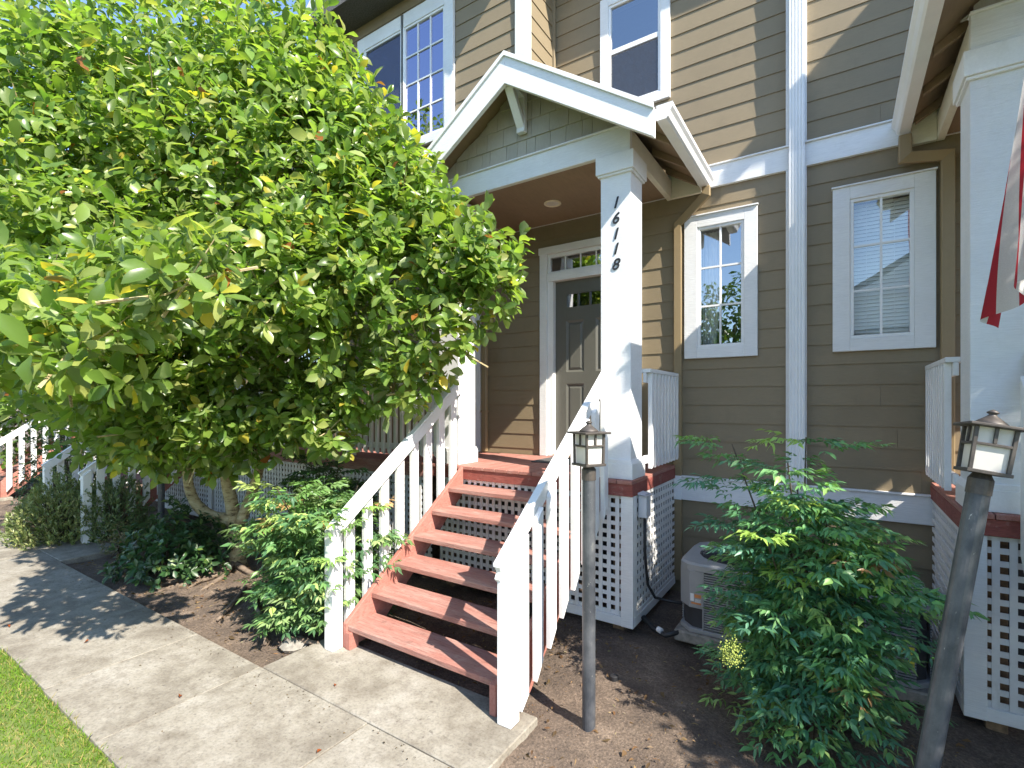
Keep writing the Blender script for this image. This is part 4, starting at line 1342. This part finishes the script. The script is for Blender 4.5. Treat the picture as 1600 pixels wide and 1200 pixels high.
limb("branch", [(-6.1, 3.25, .3), (-5.9, 3.35, .9), (-5.75, 3.4, 1.6), (-5.2, 3.35, 2.2), (-4.4, 3.3, 2.7), (-3.5, 3.35, 3.0), (-2.9, 3.4, 3.1)], .07, .012, tree, M['bark'])
limb("branch", [(-6.62, 2.93, 1.2), (-6.2, 2.5, 1.9), (-5.5, 1.9, 2.5), (-4.8, 1.3, 2.5), (-4.3, 1.0, 2.4)], .04, .008, tree, M['bark'])
limb("branch", [(-4.9, 1.4, 2.52), (-4.2, 1.1, 2.35), (-3.6, 1.0, 2.2), (-3.0, 1.05, 2.25)], .014, .005, tree, M['bark'])
limb("branch", [(-5.8, 3.0, 2.3), (-5.2, 2.7, 2.6), (-4.5, 2.5, 2.7), (-3.8, 2.4, 2.8)], .035, .008, tree, M['bark'])
limb("branch", [(-6.3, 3.1, 1.0), (-6.9, 2.7, 2.2), (-7.4, 2.2, 3.6), (-7.4, 1.8, 5.0)], .045, .01, tree, M['bark'])
tw = MB()
for i in rng.choice(len(cl), 260, replace=False):
    p, u, q = cl[i]
    b0 = p - u * rng.uniform(.3, .6) - np.array([0, 0, .15])
    tw.tube([tuple(b0), tuple((b0 + p) / 2 + rng.normal(size=3) * .03), tuple(p)], [.009, .006, .003], 4, False)
tag(tw.build("twigs", M['bark'], tree), kind="stuff")
for k in range(9):
    a = rng.uniform(-1.5, 1.4) - math.pi / 2 + .5
    pts = []
    x, y = -6.14, 3.2
    for j in range(7):
        pts.append((x, y, -.205 - .012 * j + .012 * math.sin(j * 2 + k)))
        x += math.cos(a) * .24; y += math.sin(a) * .17; a += rng.uniform(-.25, .25)
        if y < 2.12: break
    if len(pts) > 2:
        limb("root", pts, rng.uniform(.03, .05), .008, tree, M['root'], 4, 6)
for k, pts in enumerate([[(-4.9, 2.75, -.225), (-4.6, 2.6, -.20), (-4.3, 2.5, -.215), (-3.95, 2.3, -.24)], [(-3.9, 2.45, -.23), (-3.75, 2.42, -.195), (-3.55, 2.5, -.205), (-3.5, 2.55, -.25)], [(-5.4, 2.95, -.23), (-5.0, 2.62, -.20), (-4.72, 2.3, -.23)]]):
    limb("root", pts, .028, .015, tree, M['root'], 5, 7)

# --- feathery shrubs
def nandina(base, height, spread, nfr, label, pal, wts, nsing, seed, frL=(.28, .46), low=.12, leafL=(.045, .078), skew=(0, 0), dens=1):
    global rng
    rng = np.random.default_rng(seed)
    T = thing("feathery_shrub", base, label, "shrub", "feathery shrubs along the houses")
    b = np.array(base)
    P, D, Nn, Ln, tn = [], [], [], [], []
    st = MB()
    nst = 14
    tips = []
    for k in range(nst):
        a = rng.uniform(0, 6.28); r_ = spread * rng.uniform(.1, .75)
        top = b + np.array([math.cos(a) * r_ + skew[0], math.sin(a) * r_ * .8 + skew[1], height * rng.uniform(.6, 1.0)])
        if k == 0: top = b + np.array([skew[0], skew[1], height])
        m_ = b + (top - b) * .5 + np.array([-math.cos(a) * .06, -math.sin(a) * .06, .1])
        b0 = b + np.array([math.cos(a) * .1, math.sin(a) * .1, -.04])
        st.tube([tuple(b0), tuple(m_), tuple(top)], [.010, .008, .004], 5, False)
        tips.append((b0, m_, top))
    st.build("stem", M['bark_dark'], T)
    for f in range(nfr):
        b0, m_, top = tips[f % nst]
        t = low + (1 - low) * rng.uniform(0, 1) ** .8
        p = (1 - t) ** 2 * b0 + 2 * t * (1 - t) * m_ + t * t * top
        az = rng.uniform(0, 6.28)
        out0 = p - b; out0[2] = 0; nrm = np.linalg.norm(out0)
        out = np.array([math.cos(az), math.sin(az), 0]) + (out0 / max(nrm, .05)) * .55
        out /= np.linalg.norm(out)
        fl_ = rng.uniform(*frL) * (1.25 - .45 * t)
        d0 = out + np.array([0, 0, rng.uniform(.05, .5)])
        d0 /= np.linalg.norm(d0)
        shade = rng.integers(0, len(pal))
        wt = np.array(wts, float)
        colr = tints(1, pal, wts, .15)[0]
        if t > .72 and rng.uniform() < .55: colr = np.clip(colr * np.array([1.45, 1.35, 1.0]), 0, 1)
        sidev = np.cross(d0, [0, 0, 1]); sidev /= np.linalg.norm(sidev)
        for s_ in np.linspace(.22, 1.0, 6):
            q = p + d0 * fl_ * s_ + np.array([0, 0, -.22 * fl_ * s_ * s_])
            pin = .17 * (1.15 - s_ * .75)
            for sg in ((-1, 1) if s_ < .99 else (0,)):
                dd = d0 * .75 + sidev * sg * .95 + rng.normal(size=3) * .12 + np.array([0, 0, -.12])
                dd /= np.linalg.norm(dd)
                sv = np.cross(dd, [0, 0, 1]); sv /= max(np.linalg.norm(sv), 1e-3)
                for (w_, s2) in ((.45, -1), (.45, 1), (.75, -1), (.75, 1), (1.0, 0)):
                    P.append(q + dd * pin * w_)
                    D.append(dd * .8 + sv * s2 * .75 + rng.normal(size=3) * .18 + np.array([0, 0, -.3]))
                    Nn.append(np.array([0, 0, 1.]) + rng.normal(size=3) * .35)
                    Ln.append(rng.uniform(*leafL))
                    tn.append(np.clip(colr * rng.uniform(.82, 1.2), 0, 1))
    P, D, Nn, Ln, tn = map(np.array, (P, D, Nn, Ln, tn))
    ok = (P[:, 2] > -.21) & (P[:, 1] < YW - .07)
    P, D, Nn, Ln, tn = P[ok], D[ok], Nn[ok], Ln[ok], tn[ok]
    D /= np.linalg.norm(D, axis=1, keepdims=True)
    W = Ln * rng.uniform(.25, .33, len(Ln))
    pick = nearest(P, Ln, nsing)
    mk = np.ones(len(Ln), bool); mk[pick] = False
    o = leaf_mesh("foliage", P[mk], D[mk], Nn[mk], Ln[mk], W[mk], tn[mk], M['leaf2'], droop=.12, obov=.5, parent=T, fine=True)
    tag(o, kind="stuff")
    if nsing: singles(T, "leaf", P, D, Nn, Ln * .95, W, tn, M['leaf2'], pick, droop=.12, obov=.5, fine=True)
    return T
gr = [(.095, .235, .115), (.13, .28, .095), (.075, .20, .115), (.22, .35, .10), (.36, .20, .09)]
sh = nandina((-.17, 3.50, -.22), 1.76, .66, 340, "large feathery nandina shrub standing before the right-hand wall and air conditioners", gr, [30, 30, 22, 14, 1.5], 280, 5, low=.03)
rng = np.random.default_rng(55)
def flower(c, r, parent):
    m = MB()
    for i in range(420):
        u = unit(1)[0] * r * rng.uniform(.25, 1) ** .6 * np.array([1, 1, 1.15]) * (1 + .22 * math.sin(i * 1.7))
        p = np.array(c) + u; s_ = rng.uniform(.0028, .0055)
        m.add([tuple(p + np.array(v) * s_) for v in ((1, 0, 0), (-1, 0, 0), (0, 1, 0), (0, -1, 0), (0, 0, 1), (0, 0, -1))],
              [(0, 2, 4), (2, 1, 4), (1, 3, 4), (3, 0, 4), (2, 0, 5), (1, 2, 5), (3, 1, 5), (0, 3, 5)])
    return tag(m.build("flower_cluster", M['bud'], parent), kind="stuff")
M['bud'] = simple("yellow_green_bud", (.30, .36, .05), .6, 0, .3, 40)
flower((-.50, 2.98, .36), .07, sh)
nandina((-3.92, 2.82, -.22), 1.28, .80, 330, "bright nandina shrub spilling beside the left newel post of the red stairs", [(.10, .20, .075), (.15, .26, .09), (.06, .14, .06), (.25, .34, .14), (.48, .31, .14)], [30, 30, 15, 18, 4], 180, 9, skew=(.02, -.05), low=.04, leafL=(.055, .09))
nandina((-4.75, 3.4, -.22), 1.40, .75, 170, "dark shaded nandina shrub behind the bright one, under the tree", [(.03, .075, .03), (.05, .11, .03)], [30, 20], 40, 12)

def broad_shrub(name, base, rx, rz, ncl, label, cat, pal, wts, leafL, seed, wr=.42, nsing=0, upright=0.0, group=None):
    global rng
    rng = np.random.default_rng(seed)
    T = thing(name, base, label, cat, group)
    b = np.array(base)
    P, D, Nn, Ln = [], [], [], []
    st = MB()
    for k in range(ncl):
        u = unit(1)[0]; u[2] = abs(u[2])
        rr = rng.uniform(0, 1) ** .35 * (1 + .18 * math.sin(5 * u[0] + seed) * math.sin(4 * u[1] + 2 * u[2]))
        p = b + u * np.array([rx, rx * .9, rz]) * rr
        if k % 12 == 0: st.tube([tuple(b + rng.normal(size=3) * .05), tuple(b + (p - b) * .55 + np.array([0, 0, .05])), tuple(p)], [.012, .008, .004], 4, False)
        ax = u + np.array([0, 0, .4 + upright]) + rng.normal(size=3) * .3; ax /= np.linalg.norm(ax)
        for j in range(8):
            o_ = unit(1)[0]; o_ -= ax * (o_ @ ax); o_ /= max(np.linalg.norm(o_), 1e-3)
            P.append(p + ax * rng.uniform(-.05, .05)); D.append(o_ * (1 - .6 * upright) + ax * (rng.uniform(.2, 1.0) + upright)); Nn.append(ax + rng.normal(size=3) * .3); Ln.append(rng.uniform(*leafL))
    st.build("stem", M['bark_dark'], T)
    P, D, Nn, Ln = map(np.array, (P, D, Nn, Ln))
    D /= np.linalg.norm(D, axis=1, keepdims=True)
    tn = tints(len(Ln), pal, wts)
    W = Ln * wr * rng.uniform(.85, 1.15, len(Ln))
    mk = np.ones(len(Ln), bool)
    if nsing:
        pick = nearest(P, Ln, nsing); mk[pick] = False
        singles(T, "leaf", P, D, Nn, Ln, W, tn, M['leaf2'], pick)
    tag(leaf_mesh("foliage", P[mk], D[mk], Nn[mk], Ln[mk], W[mk], tn[mk], M['leaf2'], parent=T), kind="stuff")
    return T
broad_shrub("laurel_shrub", (-6.5, 2.7, -.22), .68, .72, 330, "low dark glossy shrub at the foot of the crooked trunk", "shrub", [(.03, .075, .025), (.045, .10, .03), (.12, .19, .04)], [30, 25, 4], (.07, .11), 21, .42, 60)
broad_shrub("round_bush", (-9.3, 2.42, -.22), .70, .88, 1700, "rounded fine-leaved bush nearest the pavement at far left", "bush", [(.22, .25, .09), (.14, .19, .06), (.30, .31, .13)], [30, 30, 12], (.045, .075), 22, .26, 0, .7)
broad_shrub("round_bush", (-8.75, 2.85, -.22), .46, .95, 1000, "upright grey-green bush between the round bush and the shaded stairs", "bush", [(.12, .18, .07), (.16, .21, .08), (.26, .28, .12)], [30, 25, 8], (.045, .07), 23, .28, 0, .6)
broad_shrub("dry_bush", (-7.75, 2.62, -.22), .30, .45, 80, "straggly half-dry bush with tan leaves beside the branching path", "bush", [(.22, .17, .08), (.14, .14, .05), (.09, .10, .03)], [30, 20, 15], (.035, .06), 24, .35)
broad_shrub("hedge", (-12.2, 3.3, -.22), .9, 1.7, 700, "dark hedge in shade beyond the round bushes", "hedge", [(.03, .07, .02), (.05, .10, .03), (.09, .14, .03)], [30, 25, 6], (.05, .08), 25, .42)

def big_tree(base, crown, label, pal, wts, ncl, leafL, seed, name="broadleaf_tree", group="trees around the houses", trunk_r=.16):
    global rng
    rng = np.random.default_rng(seed)
    T = thing(name, base, label, "tree", group)
    b = Vector(base)
    P, D, Nn, Ln = [], [], [], []
    v = np.array([r ** 2.3 for _, r in crown]); v /= v.sum()
    for k in range(ncl):
        i = rng.choice(len(crown), p=v); c, r = np.array(crown[i][0]), crown[i][1]
        u = unit(1)[0]
        p = c + u * r * rng.uniform(0, 1) ** .4 * (1 + .15 * math.sin(6 * u[0] + c[1]) * math.sin(5 * u[2]))
        ax = u + np.array([0, 0, .5]) + rng.normal(size=3) * .3; ax /= np.linalg.norm(ax)
        for j in range(7):
            o_ = unit(1)[0]
            P.append(p + unit(1)[0] * leafL[1] * .8); D.append(o_ + ax * .6); Nn.append(ax + rng.normal(size=3) * .4); Ln.append(rng.uniform(*leafL))
    P, D, Nn, Ln = map(np.array, (P, D, Nn, Ln))
    D /= np.linalg.norm(D, axis=1, keepdims=True)
    tag(leaf_mesh("crown", P, D, Nn, Ln, Ln * .5, tints(len(Ln), pal, wts), M['leaf'], parent=T), kind="stuff")
    top = Vector(crown[0][0])
    limb("trunk", [b, b.lerp(top, .35) + Vector((.08, .05, 0)), b.lerp(top, .7) + Vector((-.08, 0, 0)), top], trunk_r, .04, T, M['bark_dark'])
    for c, r in crown[1:]:
        s_ = b.lerp(top, .45)
        limb("branch", [s_, s_.lerp(Vector(c), .5) + Vector((0, 0, .2)), Vector(c)], trunk_r * .4, .02, T, M['bark_dark'], 4, 6)
    return T
gpal = [(.06, .12, .025), (.09, .16, .03), (.13, .20, .04)]
big_tree((-13.2, 4.2, -.3), [((-13.2, 4.0, 4.6), 1.9), ((-12.2, 3.4, 3.0), 1.1), ((-14.2, 3.6, 3.4), 1.5), ((-11.8, 3.4, 5.6), 1.3), ((-15.5, 3.4, 5.2), 1.6), ((-15.2, 2.9, 2.6), 1.3), ((-16.2, 3.3, 1.2), 1.2)], "dark tree beyond the magnolia at the far left of the row", gpal, [30, 30, 10], 1500, (.11, .17), 31)
big_tree((-17.5, 3.2, -.3), [((-17.5, 3.0, 4.0), 2.2), ((-16.5, 2.6, 2.0), 1.3), ((-19.5, 2.6, 3.0), 2.0), ((-17.5, 3, 6.2), 1.8)], "distant green tree closing the view along the far-left pavement", gpal, [30, 30, 10], 1300, (.15, .22), 32)
# the tree that shades the soil and the shrub from the right (unseen; upper crown lobes added to shade the right-hand column)
big_tree((3.6, 2.2, -.3), [((3.55, 2.1, 2.5), 1.15), ((4.2, 2.6, 3.2), 1.1), ((3.1, 2.8, 2.2), .85), ((3.3, 1.5, 1.9), .8), ((4.6, 1.8, 2.6), 1.0), ((2.95, 2.75, 4.35), .78), ((3.5, 2.7, 4.0), .8), ((3.75, 3.1, 4.55), .8), ((4.0, 2.9, 3.7), .75), ((4.2, 2.2, 4.3), .8)], "magnolia by the next stairs whose shade falls on the soil", [(.10, .18, .03), (.14, .22, .04)], [30, 20], 2300, (.09, .14), 33)
# across the street, mirrored in the panes
for i, (x, y, h, r) in enumerate([(-9.0, -13, 5.0, 2.2), (-4.2, -15, 5.5, 2.5), (-14, -15, 6.5, 3.0), (9, -14, 6, 2.6), (-20, -16, 7, 3.2)]):
    big_tree((x, y, -.3), [((x, y, h), r), ((x - r * .6, y + .4, h - r * .5), r * .7), ((x + r * .6, y + .3, h - r * .4), r * .7)],
             ["tree across the street mirrored low in the small window", "tree across the street left of the facing house", "tall tree across the street", "tree across the street right of the facing house", "tallest tree across the street"][i], gpal, [30, 30, 10], 420, (.22, .34), 40 + i)
hf = thing("facing_house", (2.5, -18, -.3), "pale grey gabled house across the street mirrored in the blind-hung window", "house")
MB().box(-2.0, 7.5, -24, -16.5, -.3, 5.0).build("wall", simple("pale_siding", (.70, .74, .72), .8, 0, .05, 3), hf)
MB().prism([(-2.5, 4.9), (2.75, 8.4), (8.0, 4.9)], 'y', -24.3, -16.2).build("roof", M['roof'], hf)
MB().prism([(-2.0, 5.02), (2.75, 8.1), (7.5, 5.02)], 'y', -16.3, -16.15).build("gable_wall", M['blind'], hf)
for x in (-.6, 1.6, 3.8, 5.8):
    for z in (.9, 3.3):
        f = MB().box(x, x + 1.0, -16.55, -16.45, z, z + 1.3).build("window", M['white'], hf)
        MB().box(x + .1, x + .9, -16.449, -16.44, z + .1, z + 1.2).build("glass_pane", M['acdark'], f)

# ------------------------------------------------------------------ grass and litter
rng = np.random.default_rng(77)
n = 60000
gx = rng.uniform(-9.5, -1.2, n); gy = 1.075 - rng.uniform(0, 1, n) ** 1.2 * 1.3
edge = 1.07 + .012 * np.sin(gx * 9) + .01 * np.sin(gx * 23)
gy = np.minimum(gy, edge)
P = np.stack([gx, gy, np.full(n, -.228)], 1)
D = rng.normal(size=(n, 3)) * .55; D[:, 2] = 1
Ln = rng.uniform(.018, .045, n) * (1 + .9 * (rng.uniform(size=n) < .12))
pat = .5 + .5 * np.sin(gx * 2.7 + 1.1 * np.sin(gy * 4)) * np.sin(gy * 5.1 + gx)
T1 = tints(n, [(.13, .24, .025), (.18, .28, .035), (.40, .34, .13)], [45, 35, 7])
T2 = tints(n, [(.36, .30, .11), (.22, .26, .05)], [30, 30])
T = np.where((rng.uniform(size=n) < pat * .42)[:, None], T2, T1)
o = leaf_mesh("grass", P, D / np.linalg.norm(D, axis=1, keepdims=True), rng.normal(size=(n, 3)), Ln, np.full(n, .0042), T, M['grass'], fold=.1, droop=.3)
tag(o, "sunlit patchy lawn grass along the pavement edge", None, None, "stuff")

# leaf litter and bark bits on the soil
n = 7500
P = np.stack([rng.uniform(-9, .6, n), rng.uniform(2.12, 4.0, n), np.full(n, -.222)], 1)
keep = ~((P[:, 0] > -3.6) & (P[:, 0] < -1.5) & (P[:, 1] < 2.7)) & ~((P[:, 0] > -10.4) & (P[:, 0] < -7.9) & (P[:, 1] < 2.95)) & ~((P[:, 0] > -1.5) & (rng.uniform(size=n) < .45))
P = P[keep]; n = len(P)
D = rng.normal(size=(n, 3)); D[:, 2] = np.abs(D[:, 2]) * .18
Nn = rng.normal(size=(n, 3)) * .35 + np.array([0, 0, 1])
Ln = np.where(rng.uniform(size=n) < .3, rng.uniform(.02, .06, n), rng.uniform(.006, .022, n))
o = leaf_mesh("leaf_litter", P, D / np.linalg.norm(D, axis=1, keepdims=True), Nn, Ln, Ln * rng.uniform(.15, .5, n), tints(n, [(.20, .12, .06), (.30, .20, .11), (.12, .075, .04), (.34, .27, .17)], [30, 25, 25, 12]), M['grass'], fold=.3, droop=.2)
tag(o, "dry leaf litter scattered on the soil bed", None, None, "stuff")
n = 420
P = np.stack([rng.uniform(-9, -1.6, n), 2.03 - np.abs(rng.normal(size=n)) * .10, np.full(n, GZ + .004)], 1)
P[:120, 1] = rng.uniform(1.1, 2.0, 120)
D = rng.normal(size=(n, 3)); D[:, 2] = .03
Ln = rng.uniform(.004, .016, n)
o = leaf_mesh("path_debris", P, D / np.linalg.norm(D, axis=1, keepdims=True), np.tile(np.array([[0, 0, 1.]]), (n, 1)), Ln, Ln * rng.uniform(.3, .9, n), tints(n, [(.12, .08, .05), (.20, .14, .08), (.07, .05, .035)], [30, 25, 25]), M['grass'], fold=.3, droop=0)
tag(o, "soil crumbs and dry bits strewn on the pavement edge", None, None, "stuff")
# a few leaves lying on the concrete
spots = [(-2.42, 1.74, "orange dry leaf lying alone on the slab before the stairs"), (-3.66, 1.55, "small brown leaf by the joint of the pavement"), (-5.1, 1.45, "curled brown leaf on the pavement under the tree shadow"), (-6.0, 1.2, "dry leaf near the grass edge of the pavement"), (-2.9, 2.2, "tiny dark leaf on the pad beside the stairs")]
for x, y, lb in spots:
    me = leaf_mesh("fallen_leaf", np.zeros((1, 3)), np.array([[rng.normal(), rng.normal(), .1]]), np.array([[0, .2, 1.]]), np.array([rng.uniform(.03, .055)]), np.array([.024]), np.array([[.30, .08, .025]]), M['grass'], fold=.5, droop=-.1, link=False)
    o = inst("fallen_leaf", me, (x, y, GZ + .006), None)
    tag(o, lb, "leaf", "fallen leaves on the concrete")
# pale stick under the stairs
o = MB().tube([(-2.95, 3.05, -.21), (-2.7, 2.98, -.2), (-2.5, 2.99, -.21), (-2.25, 2.85, -.2)], [.012, .01, .009, .005], 6).build("stick", M['bark'], None)
tag(o, "pale dry stick lying on the soil under the red stairs", "stick")
# stone by the soil edge
o = MB().lathe([(.02, -.03), (.10, -.02), (.12, .01), (.07, .045), (.01, .055)], (-3.72, 2.42, -.235), 9).build("stone", M['pad'], None)
tag(o, "low stone at the corner where soil meets the concrete pad", "stone")
